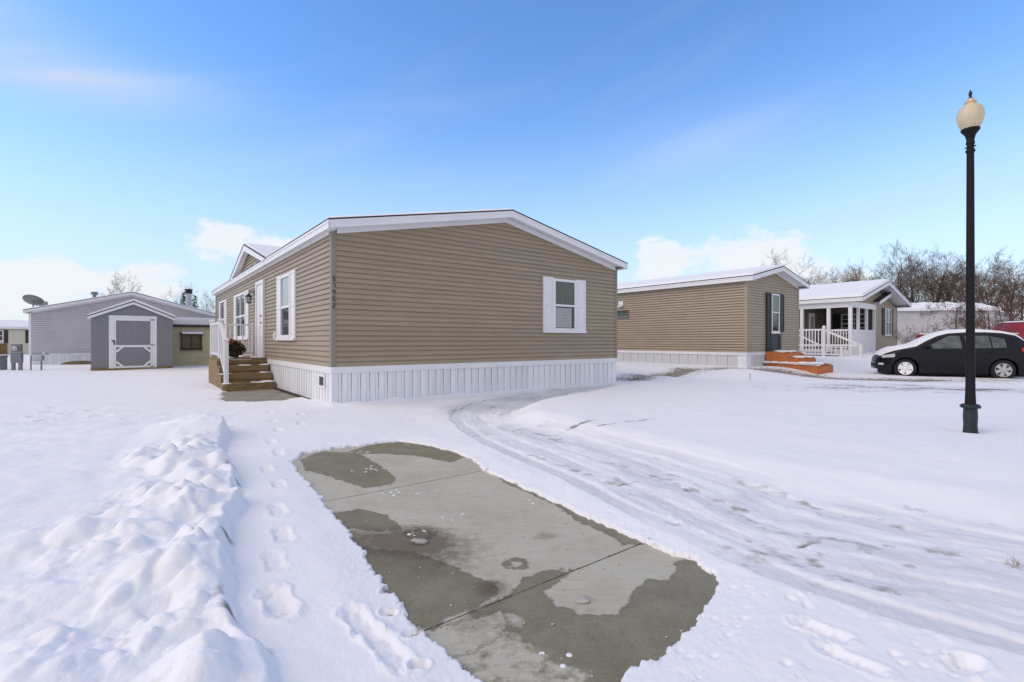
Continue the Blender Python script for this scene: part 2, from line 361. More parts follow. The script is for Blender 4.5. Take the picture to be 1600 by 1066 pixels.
# ---------------------------------------------------------------- noise for the snow
def _hash(ix, iy, seed):
    h = (ix*374761393 + iy*668265263 + seed*974711) & 0xffffffff
    h = ((h ^ (h >> 13))*1274126177) & 0xffffffff
    return ((h ^ (h >> 16)) & 0xffff)/65536.
def vnoise(x, y, seed=0):
    ix = np.floor(x).astype(np.int64); iy = np.floor(y).astype(np.int64); fx = x-ix; fy = y-iy
    u = fx*fx*fx*(fx*(fx*6-15)+10); v = fy*fy*fy*(fy*(fy*6-15)+10)
    def g(dx, dy):
        a = _hash(ix+dx, iy+dy, seed)*2*PI
        return np.cos(a)*(fx-dx)+np.sin(a)*(fy-dy)
    return (g(0, 0)*(1-u)+g(1, 0)*u)*(1-v)+(g(0, 1)*(1-u)+g(1, 1)*u)*v
def fbm(x, y, o=4, seed=0, gain=.5):
    t = 0; a = 1.
    for i in range(o):
        t = t+a*vnoise(x*2**i+i*17.3, y*2**i-i*9.1, seed+i); a *= gain
    return t
def domes(x, y, seed=0, rad=.75):
    """rounded chunks: the highest of the randomly sized paraboloids of the neighbouring cells"""
    ix = np.floor(x).astype(np.int64); iy = np.floor(y).astype(np.int64); acc = np.zeros_like(x)
    for dx in (-1, 0, 1):
        for dy in (-1, 0, 1):
            cx = ix+dx+_hash(ix+dx, iy+dy, seed); cy = iy+dy+_hash(ix+dx, iy+dy, seed+5); r = rad*(.5+.7*_hash(ix+dx, iy+dy, seed+9))
            q = np.clip(1-((x-cx)**2+(y-cy)**2)/r**2, 0, 1)
            acc = acc+np.expm1(9*q**1.25*r)
    return np.log1p(acc)/9
def sstep(a, b, x):
    t = np.clip((x-a)/(b-a), 0, 1); return t*t*(3-2*t)
def poly_sd(px, py, poly):
    """signed distance, positive inside"""
    P = np.array(poly); d = np.full(px.shape, 1e9); ins = np.zeros(px.shape, bool)
    for i in range(len(P)):
        a, b = P[i-1], P[i]; e = b-a
        t = np.clip(((px-a[0])*e[0]+(py-a[1])*e[1])/(e@e+1e-12), 0, 1)
        d = np.minimum(d, (px-a[0]-t*e[0])**2+(py-a[1]-t*e[1])**2)
        c = ((a[1] > py) != (b[1] > py)) & (px < (b[0]-a[0])*(py-a[1])/(b[1]-a[1]+1e-12)+a[0]); ins ^= c
    d = np.sqrt(d); return np.where(ins, d, -d)
def smooth_line(pts, k=6):
    P = [np.array(p, float) for p in pts]; P = [2*P[0]-P[1]]+P+[2*P[-1]-P[-2]]; out = []
    for i in range(1, len(P)-2):
        for j in range(k):
            t = j/k
            out.append(.5*(2*P[i]+(P[i+1]-P[i-1])*t+(2*P[i-1]-5*P[i]+4*P[i+1]-P[i+2])*t*t+(-P[i-1]+3*P[i]-3*P[i+1]+P[i+2])*t**3))
    out.append(P[-2]); return np.array(out)
def line_d(px, py, line):
    """distance, signed side (left positive) and arc length to a polyline"""
    d = np.full(px.shape, 1e9); sg = np.zeros(px.shape); sl = np.zeros(px.shape); acc = 0
    for a, b in zip(line[:-1], line[1:]):
        e = b-a; l = math.hypot(*e)
        t = np.clip(((px-a[0])*e[0]+(py-a[1])*e[1])/(l*l+1e-12), 0, 1)
        dd = (px-a[0]-t*e[0])**2+(py-a[1]-t*e[1])**2; w = dd < d
        d = np.where(w, dd, d); sg = np.where(w, e[0]*(py-a[1])-e[1]*(px-a[0]), sg); sl = np.where(w, acc+t*l, sl); acc += l
    return np.sqrt(d), np.sign(sg), sl

PAD = [(-2.274, 5.093), (-2.3, 5.438), (-2.081, 5.694), (-1.827, 5.832), (-1.58, 6.051), (-1.4, 6.128), (-1.04, 5.903), (-0.69, 5.563), (-0.444, 5.231), (-0.299, 4.766), (-0.057, 4.397), (0.257, 3.931), (0.486, 3.542), (0.678, 3.244), (0.819, 3.059), (0.933, 2.86), (1.039, 2.794), (1.07, 2.626), (0.989, 2.428), (0.859, 2.232), (0.744, 2.11), (0.627, 2.0), (0.497, 1.902), (0.378, 1.809), (0.33, 1.68), (-0.02, 1.68), (-0.114, 1.816), (-0.29, 2.021), (-0.472, 2.258), (-0.668, 2.557), (-0.952, 3.04), (-1.226, 3.478), (-1.592, 4.064), (-1.927, 4.542)]
LAWN = [(3.2, 13.9), (2.87, 13.3), (1.09, 10.43), (0.0, 8.3), (-.06, 7.4), (.8, 6.2), (1.42, 5.5), (2.2, 4.25), (2.83, 3.65), (3.35, 3.25), (4.5, 2.7), (8, 2.2), (16, 2), (16, 9), (10.5, 13), (7, 14.4)]
ROAD = [(-1.5, 9.2), (-1.15, 7.88), (-.65, 6.63), (-.15, 5.5), (.4, 4.48), (.85, 3.45), (1.3, 2.6), (1.95, 1.9), (3, 1.1), (8, .8), (8, 2.1), (4.5, 2.7), (3.35, 3.25), (2.83, 3.65), (2.2, 4.25), (1.42, 5.5), (.8, 6.2), (-.06, 7.4), (0, 8.3), (1.09, 10.43), (2.87, 13.3), (3.0, 14.2), (.5, 12.2)]
EDGE = [(-3.85, 6.75), (-3.5, 6.05), (-2.97, 5.12), (-2.53, 4.5), (-2.03, 3.75), (-1.82, 3.24), (-1.62, 2.86), (-1.45, 2.59), (-1.24, 2.26), (-1.09, 2.04), (-.86, 1.84), (-.72, 1.5), (-.6, 1.0)]
RUTS = [[(2.5, 1.5), (2.021, 1.96), (1.688, 2.268), (1.379, 2.641), (0.908, 3.478), (0.468, 4.479), (-0.072, 5.499), (-0.563, 6.633), (-0.9, 7.879), (-.95, 8.978)],
        [(3.2, 1.75), (2.414, 2.312), (1.793, 2.70), (1.411, 3.15), (1.052, 4.03), (0.638, 4.887), (0.05, 6.0), (-0.4, 7.153), (-0.6, 8.3), (-.35, 9.6), (.9, 11.4), (2.3, 13.2)],
        [(4.0, 2.0), (2.901, 2.777), (2.558, 3.2), (2.104, 3.9), (1.404, 5.2), (0.826, 6.1), (0.19, 7.0), (-0.1, 7.9), (0.1, 9.2), (1.0, 10.9), (2.5, 12.9)],
        [(3.9, 2.5), (3.2, 2.95), (2.75, 3.45), (2.25, 4.2), (1.70, 5.2), (1.1, 6.1), (0.475, 6.9)]]
FEET = [(-1.10, 2.30, -.9, .34, .14, .05), (-.66, 2.14, -.9, .30, .13, .035), (-.50, 1.96, -.9, .34, .13, .035), (-.618, 2.428, 0, .07, .055, .05), (-.562, 2.232, 0, .08, .06, .055), (-.42, 2.073, .6, .09, .06, .04), (-.352, 1.858, 0, .08, .07, .05),
        (1.30, 2.06, -.9, .22, .11, .03), (1.29, 1.86, -.9, .24, .10, .025), (1.69, 1.83, .3, .16, .12, .035), (-1.45, 3.1, -1.0, .30, .13, .022), (-1.70, 3.55, -1.0, .3, .13, .022), (-2.0, 4.2, -1.0, .28, .13, .022), (-2.35, 4.7, -1.0, .3, .13, .022), (-2.55, 5.35, -1.0, .3, .13, .02),
        (-2.2, 3.95, -1.0, .28, .12, .02), (-1.32, 2.72, -1., .3, .12, .02), (-2.9, 5.9, -1.0, .3, .13, .02), (-3.2, 6.7, -1.0, .3, .13, .02), (-3.6, 7.4, -1.0, .3, .13, .02), (-4.1, 8.3, -1, .3, .13, .02), (-3.5, 8.1, -1, .3, .13, .02), (-3.1, 7.2, -1, .3, .13, .02),
        (-7.61, 7.88, .4, .3, .2, .05), (-8.32, 8.98, .4, .3, .2, .05), (-7.16, 7.12, .4, .3, .2, .05), (-7.4, 8.21, .4, .3, .2, .05), (-7.28, 8.58, .4, .3, .2, .05), (-7.05, 7.45, .4, .3, .2, .05), (-6.7, 8.0, .4, .3, .2, .05), (-7.9, 8.4, .4, .3, .2, .05), (-1.5, 7.57, .2, .16, .12, .05)]
WALK = [(-7.2, 12.5), (-6.35, 13.75), (-5.35, 11.9), (-4.6, 10.7), (-4.85, 10.2), (-5.5, 10.0), (-6.2, 10.55), (-6.7, 11.4)]

def ground_height(x, y):
    """height, and the wear masks track / ice / dirt"""
    a = x*CT+y*ST; b = -x*ST+y*CT; r = np.hypot(x, y)
    tr = np.zeros_like(x); ice = np.zeros_like(x); dirt = np.zeros_like(x)
    near = r < 45
    h = .045+.028*fbm(x*.35, y*.35, 3, 3)+.012*fbm(x*1.5, y*1.5, 3, 5)*(r < 60)+.004*fbm(x*7, y*7, 3, 8)*(r < 25)
    h = h+.0016*fbm(x*32, y*32, 2, 12)*(r < 9)
    # lie of the land towards the homes on the right
    h = h+.27*sstep(14.2, 17.3, a+.5*fbm(x*.5, y*.5, 3, 21))*sstep(6.2, 8.6, b)+.2*sstep(21, 26, a)*sstep(3, 7.5, b)+.30*sstep(26, 34, a)*sstep(2, 8, b)
    terr = np.abs(fbm(a*.55, b*.16, 3, 31))
    h = h+.16*np.exp(-((a-15.4)/1.1)**2)*sstep(5.5, 8, b)*(.4+1.6*terr)
    h = h+.10*np.exp(-((a-13.1)/.8)**2)*sstep(7.0, 9, b)*(.3+2*np.abs(fbm(a*.8, b*.3, 2, 37)))
    s = near & (x > -4) & (x < 18) & (y < 18)
    lw = np.full_like(x, -9.); lw[s] = poly_sd(x[s], y[s], LAWN)
    lw = lw+.10*fbm(x*1.2, y*1.2, 3, 41)
    h = h+.10*sstep(-.12, .5, lw)+.03*sstep(.3, 2.5, lw)
    # compacted driveway
    rd = np.full_like(x, -9.); s = near & (x > -3) & (x < 10) & (y < 16); rd[s] = poly_sd(x[s], y[s], ROAD)
    rd = rd+.12*fbm(x*1.6, y*1.6, 3, 43)
    road = sstep(-.1, .35, rd); h = h-.022*road
    h = h+road*(.0035*fbm(x*26, y*26, 3, 56)+.010*np.abs(fbm(x*3.2, y*3.2, 3, 57)))*(r < 12)
    h = h+.09*sstep(-.1, .4, lw)*np.exp(-((x-.75)/1.3)**2-((y-8.9)/2.2)**2)
    h = h+np.exp(-((b-9.36)/.14)**2)*(a > 2.9)*(a < 11.3)*(.02+.07*np.abs(fbm(a*1.3, b*.5, 3, 58)))
    L0 = smooth_line(RUTS[1])
    s = near & (x > -3) & (x < 7) & (y < 16); dl = np.full_like(x, 9.); sl = np.zeros_like(x); sgn = np.ones_like(x)
    dl[s], sgn[s], sl[s] = line_d(x[s], y[s], L0)
    streak = fbm(dl*sgn*5+.5*fbm(x*1.3, y*1.3, 3, 50), sl*.6, 4, 51, .6)+.45*fbm(x*2.2, y*2.2, 4, 52)
    h = h+road*(.005*streak+.003*fbm(dl*sgn*18, sl*2.2, 3, 53)+.006*fbm(x*5, y*5, 4, 54))
    tr = np.maximum(tr, road*np.clip(.34+1.0*streak, 0, .85)); dirt = np.maximum(dirt, road*.27*sstep(.16, .5, fbm(dl*sgn*3.5, sl*.7, 4, 59)+.5*fbm(x*6, y*6, 3, 60)))
    for i, rt in enumerate(RUTS):
        ln = smooth_line(rt); d = np.full_like(x, 9.); ss = np.zeros_like(x); sg = np.ones_like(x)
        d[s], sg[s], ss[s] = line_d(x[s], y[s], ln)
        d = d+.03*fbm(ss*2.2, d*2+i*3, 4, 61+i)
        on = sstep(0, .5, ss)
        k = (1.0, .6, .45, .5)[i]*np.clip(.75+1.1*fbm(ss*.7, d*0+i, 3, 65), .1, 1.3)
        rut = (1-sstep(.065, .105, d))*on
        h = h-.020*k*rut+.007*k*np.exp(-((d-.135)/.035)**2)*on*(.6+fbm(x*14, y*14, 2, 66))
        tread = np.sin(ss*2*PI/.035+np.sign(sg)*d*40)*(y < 7)
        h = h+rut*k*(.0006*tread*(fbm(ss*2.2, d*0, 2, 68) > .0)+.006*fbm(x*18, y*18, 3, 67))
        tr = np.maximum(tr, rut*k*.8)
        # little clods thrown up beside the wheel lines
        cl = domes(x*16, y*16, 70+i, .5)*np.exp(-((d-.15)/.05)**2)*on*(y < 8)*(fbm(x*1.1, y*1.1, 2, 75+i) > .05)
        h = h+.011*cl
    ic = sstep(-.1, .5, rd)*sstep(7.6, 9.4, y-.1*x)*.85
    ice = np.maximum(ice, ic*(.75+.8*fbm(x*.9, y*.9, 3, 81)))
    # dark slush spots on the driveway
    for (sx, sy, sr) in ((.88, 6.55, .14), (1.25, 6.45, .08), (.98, 4.25, .06), (1.80, 3.0, .05), (1.72, 6.75, .10), (.38, 6.9, .05)):
        q = ((x-sx)*.8+(y-sy)*.45)**2/(sr*1.9)**2+((y-sy)*.8-(x-sx)*.5)**2/(sr*.3)**2
        g = np.exp(-q); dirt = np.maximum(dirt, .62*g); h = h-.018*g
    # ploughed bank on the left
    s = (x < 1) & (x > -9) & (y < 11) & (r < 14)
    d = np.full_like(x, -9.); ss = np.zeros_like(x)
    ln = smooth_line(EDGE); dd, sg, s_ = line_d(x[s], y[s], ln); d[s] = dd*-sg; ss[s] = s_
    d = d+.05*fbm(x*2.2, y*2.2, 3, 91)+.012*fbm(x*9, y*9, 2, 92)
    hc = .14+.13*np.exp(-(ss/.9)**2)+.10*fbm(ss*1.1, ss*0, 3, 95)-.07*sstep(2.7, 1.9, y)
    far_end = sstep(6.95, 6.3, y+.15*x+.6)
    near_l = d > -3
    prof = sstep(0, .09, d)*(1-.78*sstep(.25, 1.0, d))*(1-sstep(1.0, 3.0, d))
    m = prof*far_end
    wx = x+.07*fbm(x*3, y*3, 2, 96); wy = y+.07*fbm(x*3, y*3, 2, 97)
    lum = .12*domes(wx*2.4, wy*2.4, 98, .66)+.14*domes(wx*4.2, wy*4.2, 99, .58)*sstep(-.25, .15, fbm(x*1.7, y*1.7, 2, 87))+.035*domes(wx*8, wy*8, 100, .5)*sstep(-.05, .2, fbm(x*1.3, y*1.3, 2, 88))
    lm = sstep(0.02, .2, d)*(1-sstep(.42, 1.15, d+.4*fbm(x*.9, y*.9, 2, 101)))*far_end
    smooth_top = sstep(5.0, 5.7, y)*.75
    h = h+hc*m+lm*(lum-.05+.05*domes(wx*11, wy*11, 107, .5)*sstep(.02, .22, fbm(x*1.9, y*1.9, 2, 108))+.012*fbm(x*9, y*9, 4, 109)-.11*domes(x*3.1, y*3.1, 118, .42)*sstep(.0, .2, fbm(x*1.4, y*1.4, 2, 119)))*(1-smooth_top)*1.0+.05*sstep(0, .8, d)*(1-sstep(2.5, 5, d))*far_end
    h = h+.02*fbm(x*2.5, y*2.5, 3, 104)*sstep(.3, 1.2, d)*(1-sstep(3.5, 5, d))*(d < 6)
    face = np.exp(-((d-.05)/.045)**2)*far_end*(d > -.2)
    dirt = np.maximum(dirt, face*sstep(.18, .42, fbm(x*4, y*4, 2, 106))*.62)
    for (sx, sy) in ((-2.70, 4.62), (-2.30, 4.10), (-2.22, 3.95)):
        g = np.exp(-((x-sx)**2+(y-sy)**2)/.022**2); dirt = np.maximum(dirt, g*.9)
    # feet
    for fx, fy, an, fl, fw, fd in FEET:
        s = (np.abs(x-fx) < .4) & (np.abs(y-fy) < .4)
        if not s.any(): continue
        c_, s_ = math.cos(an), math.sin(an); u = (x[s]-fx)*c_+(y[s]-fy)*s_; v = -(x[s]-fx)*s_+(y[s]-fy)*c_
        wv = fw*(1-.22*np.cos(u/fl*2*PI))
        q = np.sqrt((u/(fl/2))**2+(v/(wv/2))**2)+.12*fbm(x[s]*18, y[s]*18, 2, 111)
        hh = h[s]-.75*fd*(1-sstep(.62, 1.05, q))+.18*fd*np.exp(-((q-1.2)/.18)**2)
        if fl > .15: hh = hh+fd*.09*np.sin(u*2*PI/.03+3*fbm(x[s]*9, y[s]*9, 2, 113))*(q < .85)+fd*.35*fbm(x[s]*16, y[s]*16, 3, 112)*(q < 1.2)
        h[s] = hh
        if fl < .1: dirt[s] = np.maximum(dirt[s], .62*(1-sstep(.3, .7, q)))
    # crumbs beside the pad
    s = (np.hypot(x-1.1, y-1.95) < .6); h[s] = h[s]-.012*domes(x[s]*15, y[s]*15, 121, .35)*3*(fbm(x[s]*4, y[s]*4, 2, 122) > .12)
    # lamp hollow, wheel hollows
    h = h-.07*np.exp(-((x-5.57)**2+(y-6.0)**2)/.19**2)
    # brown slush by the second drive and behind the lamp
    S1 = smooth_line([(3.9, 15.6), (6.3, 17.2), (9.2, 17.0), (11.6, 15.9), (13.4, 15.6)])
    s = near & (x > 2) & (x < 20) & (y > 8) & (y < 22); d = np.full_like(x, 9.); d[s] = line_d(x[s], y[s], S1)[0]
    g = np.exp(-((d+.35*fbm(a*.5, b*1.2, 3, 131))/.62)**2); dirt = np.maximum(dirt, g*.66); h = h-.05*g
    g = np.exp(-(((x-10.7)/3.2)**2+((y-11.6)/1.0)**2)); st = fbm(x*.9, y*2.2, 4, 133); dirt = np.maximum(dirt, g*np.clip(.35+1.6*st, 0, .9)); h = h-.03*g
    tr = np.maximum(tr, g*.6)
    g = np.exp(-(((x-14.5)/3.0)**2+((y-15.2)/.8)**2)); dirt = np.maximum(dirt, g*.3)
    # openings: parking pad and the walk at the steps
    s = (r < 8); p = np.full_like(x, -9.); p[s] = poly_sd(x[s], y[s], PAD)
    p = p+.030*fbm(x*5, y*5, 4, 141, .6)+.022*fbm(x*24, y*24, 3, 145, .6)
    o = sstep(-.025, .02, p)
    h = h*(1-sstep(-.28, .0, p)*.52)
    h = np.where(r < 9, np.maximum(h, .007), h)
    h = h*(1-o)-.10*o
    ed = np.exp(-((p+.015)/.022)**2); dirt = np.maximum(dirt*(1-o), ed*.22*sstep(-.1, .2, fbm(x*6, y*6, 2, 147))); dirt = np.maximum(dirt, sstep(.6, 1, o)); tr = tr*(1-o)
    s = (x > -9) & (x < -3) & (y > 8) & (y < 15); p = np.full_like(x, -9.); p[s] = poly_sd(x[s], y[s], WALK)
    p = p+.16*fbm(x*1.6, y*1.6, 4, 151, .6)
    o = sstep(-.10, .10, p); h = h*(1-o)-.03*o; dirt = np.maximum(dirt, .5*np.exp(-((p)/.08)**2))
    # far ground settles
    return h, np.clip(tr, 0, 1), np.clip(ice, 0, 1), np.clip(dirt, 0, 1)

def build_ground():
    rs = np.concatenate([np.linspace(.05, .9, 8)[:-1], np.geomspace(.9, 1.5, 26)[:-1], np.geomspace(1.5, 9.5, 430)[:-1], np.geomspace(9.5, 40, 190)[:-1], np.geomspace(40, 1500, 26)])
    an = np.concatenate([np.linspace(R(-180), R(-53), 64)[:-1], np.linspace(R(-53), R(53), 780), np.linspace(R(53), R(180), 64)[1:-1]])
    nr, na = len(rs), len(an)
    rr, aa = np.meshgrid(rs, an, indexing='ij'); x = (rr*np.sin(aa)).ravel(); y = (rr*np.cos(aa)).ravel()
    h, tr, ice, dirt = ground_height(x, y)
    me = bpy.data.meshes.new('ground')
    n = nr*na; me.vertices.add(n); me.vertices.foreach_set('co', np.stack([x, y, h], 1).ravel())
    i = np.arange(nr-1)[:, None]*na; j = np.arange(na)[None, :]; k = (j+1) % na
    q = np.stack([i+j, i+na+j, i+na+k, i+k], -1).reshape(-1, 4)
    me.loops.add(q.size); me.polygons.add(len(q))
    me.loops.foreach_set('vertex_index', q.ravel().astype(np.int32)); me.polygons.foreach_set('loop_start', np.arange(0, q.size, 4, dtype=np.int32))
    me.update(calc_edges=True); me.validate()
    me.polygons.foreach_set('use_smooth', np.ones(len(me.polygons), bool))
    for nm, v in (('track', tr), ('ice', ice), ('dirt', dirt)):
        a = me.attributes.new(nm, 'FLOAT', 'POINT'); a.data.foreach_set('value', v.astype(np.float32))
    me.materials.append(M['ground'])
    link('ground', me, kind='structure')
build_ground()
def gz(x, y): return float(ground_height(np.array([float(x)]), np.array([float(y)]))[0][0])

# ---------------------------------------------------------------- parking pad
WET = [[(-2.242, 5.203), (-2.191, 5.595), (-1.733, 5.531), (-1.375, 5.014), (-1.079, 4.542), (-1.066, 4.299), (-1.263, 4.205), (-1.492, 4.397), (-1.822, 4.651), (-2.004, 4.766)],
       [(-1.863, 5.595), (-1.659, 6.09), (-1.36, 6.2), (-0.827, 5.82), (-0.5, 5.329), (-0.632, 5.093), (-1.053, 5.377), (-1.428, 5.468), (-1.723, 5.499)],
       [(-1.36, 3.55), (-1.152, 3.677), (-0.932, 3.568), (-0.786, 3.381), (-0.725, 3.266), (-0.889, 3.244), (-1.073, 3.288), (-1.2, 3.29)],
       [(-0.15, 4.607), (0.1, 4.6), (0.36, 3.98), (0.6, 3.608), (0.85, 3.191), (0.85, 3.05), (0.69, 3.021), (0.625, 3.191), (0.451, 3.453), (0.343, 3.748), (0.158, 4.03), (-0.057, 4.338)],
       [(-1.02, 3.04), (-0.769, 2.947), (-0.574, 2.929), (-0.363, 2.777), (-0.206, 2.626), (-0.067, 2.557), (-0.079, 2.428), (-0.181, 2.312), (-0.291, 2.232), (-0.334, 2.133), (-0.5, 2.2), (-0.7, 2.5)],
       [(-0.306, 2.133), (-0.166, 2.312), (-0.031, 2.398), (0.051, 2.591), (0.176, 2.7), (0.282, 2.7), (0.354, 2.715), (0.234, 2.557), (0.161, 2.459), (0.214, 2.34), (0.324, 2.258), (0.501, 2.258), (0.586, 2.428), (0.71, 2.591), (0.846, 2.591), (0.925, 2.777), (1.015, 2.85), (1.15, 2.626), (1.0, 2.3), (0.744, 2.0), (0.497, 1.8), (0.35, 1.5), (-0.1, 1.5), (-0.2, 1.7), (-.36, 1.95), (-0.2, 1.97), (-0.06, 2.08), (-.02, 2.2), (-0.06, 2.29), (-.2, 2.22)]]
def pad():
    root = tag(link('parking_pad', None), label='bare concrete parking pad with damp patches, framed by snow', kind='structure')
    for b0, b1 in ((3.9445, 6.6), (1.9245, 3.9355), (-.4, 1.9155)):
        a0, a1 = .2, 3.5; na = int((a1-a0)/.025); nb = int((b1-b0)/.025)
        A, B = np.meshgrid(np.linspace(a0, a1, na), np.linspace(b0, b1, nb), indexing='ij'); A = A.ravel(); B = B.ravel()
        x = A*CT-B*ST; y = A*ST+B*CT
        wet = np.full(x.shape, -9.)
        for w in WET: wet = np.maximum(wet, poly_sd(x, y, w))
        wet = np.maximum(wet, np.exp(-((y-x*.735-4.94+2.63)/.5)**2)*.0-.5)
        g = lambda cx, cy, r_: np.exp(-((x-cx)**2+(y-cy)**2)/r_**2)
        wet = np.maximum(wet, .02-np.abs(np.hypot(x-.02, y-2.775)-.055))            # ring stain
        stain = .8*g(-.62, 3.12, .2)+.6*g(-1.0, 3.12, .28)+.5*g(-.40, 2.90, .35)+.15*g(-.9, 2.7, .4)+.42*g(-.12, 2.2, .22)+.45*g(.22, 3.18, .10)+.3*g(.35, 2.35, .12)+.55*g(-.1, 2.5, .10)
        dark = .62*(np.abs(np.hypot((x+.60)*.9, (y-3.22)*.8)-.075) < .035)*1.+.45*g(-.44, 3.42, .05)+.35*g(.3, 2.37, .04)
        mott = np.clip(.62*g(-.15, 2.0, .25)+.5*g(.05, 1.85, .25)+.42*g(-.3, 2.25, .2)+.45*g(.02, 2.25, .12)+.28*g(-.7, 2.6, .4)+.45*g(.3, 1.75, .25), 0, .75)
        me = bpy.data.meshes.new('concrete_slab'); n = na*nb
        i = np.arange(na-1)[:, None]*nb; j = np.arange(nb-1)[None, :]
        q = np.stack([i+j, i+nb+j, i+nb+j+1, i+j+1], -1).reshape(-1, 4)
        v = [tuple(p) for p in np.stack([x, y, .002*fbm(x*1.5, y*1.5, 2, 171)], 1)]; f = [tuple(int(k) for k in t) for t in q]
        for e0, e1 in (((a0, b0), (a1, b0)), ((a1, b1), (a0, b1))):
            p0, p1 = ab(*e0, 0), ab(*e1, 0); o = len(v); v += [(*p0[:2], 0), (*p1[:2], 0), (*p1[:2], -.12), (*p0[:2], -.12)]; f.append((o, o+3, o+2, o+1))
        me.from_pydata(v, [], f)
        for nm, val in (('wet', wet), ('stain', stain), ('darkspot', dark), ('mottle', mott)):
            at = me.attributes.new(nm, 'FLOAT', 'POINT'); z = np.zeros(len(v), np.float32); z[:n] = val; at.data.foreach_set('value', z)
        me.materials.append(M['concrete'])
        for p in me.polygons: p.use_smooth = True
        link('concrete_slab', me, root)
    # crumbs of snow and grit left on the slab
    mb = MB(); rr = random.Random(3)
    for cx, cy, n, sp, r0 in ((-1.44, 4.76, 16, .07, .02), (-1.0, 4.06, 14, .09, .013), (-.92, 4.1, 10, .08, .012), (.17, 3.82, 10, .05, .012), (-1.72, 5.56, 10, .08, .015), (-.66, 4.15, 4, .05, .012), (.19, 1.98, 3, .05, .02), (-.58, 3.21, 14, .07, .012), (-.45, 3.45, 6, .05, .01), (-.34, 3.55, 5, .04, .012), (-1.3, 5.95, 5, .03, .01), (.2, 1.9, 2, .02, .022)):
        for k in range(n):
            mb.blob((cx+rr.gauss(0, sp), cy+rr.gauss(0, sp)*.7, .001), r0*rr.uniform(.2, .8), k, 2, (1.4, 1.0, .5), .6) if k % 2 == 0 else None
    mb.build('snow_crumbs', 'snow', None, True, kind='stuff')
    mb = MB()
    for k in range(150):
        mb.blob((rr.uniform(-1.4, .9), 0, 0), 0, k, 1) if False else None
        a_ = rr.uniform(1.0, 2.4); b_ = rr.uniform(.3, 5.5); p = ab(a_, b_); mb.blob((p[0], p[1], .002), rr.uniform(.003, .008), k, 1, (1.3, 1, .6))
    mb.build('grit', 'stone', None, True, kind='stuff')
    MB().blob((0, 0, 0), .034, 5, 2, (1.5, 1, .6), .4).build('stone', 'stone', None, False, loc=(-.585, 3.05, .012), label='small pale stone lying on the dry concrete beside the dark ring stain', cat='stone')
    MB().blob((0, 0, 0), .032, 9, 2, (1.3, 1, .4), .3).build('stone', 'stone', None, False, loc=(.345, 2.375, .008), label='flat pale stone at the edge of the damp patch on the concrete', cat='stone')
pad()
def walk():
    mb = MB(); mb.box(-1.5, .3, 1.6, 5.2, -.1, .012)
    o = mb.build('walkway', mat('walk_concrete', (.27, .245, .20), .8, .25, 2.5, .4, 50, dirt=((.14, .11, .08), 2.0, .85)), loc=(-3.4055, 9.3, 0), rotz=TH, kind='structure')
walk()

# ---------------------------------------------------------------- homes
def course_poly(d, h):
    g = .028 if d < .03 else .038
    return [(-.012, 0), (d, 0), (d, .007), (d*.55, h-g), (.0, h-g+.002), (.0, h), (-.012, h)]
def front_course(mb, s0, s1, t0, t1, z0, h, d=.026, y=0.):
    """a lapped board on a wall facing -y, s: bottom ends, t: top ends"""
    P = course_poly(d, h)
    A = [(s0+(t0-s0)*p[1]/h, y-p[0], z0+p[1]) for p in P]; B = [(s1+(t1-s1)*p[1]/h, y-p[0], z0+p[1]) for p in P]
    return mb.loft([A, B])
def side_course(mb, y0, y1, z0, h, d=.026, x=0., sg=-1):
    P = course_poly(d, h)
    return mb.loft([[(x+sg*p[0], yy, z0+p[1]) for p in P] for yy in (y0, y1)])

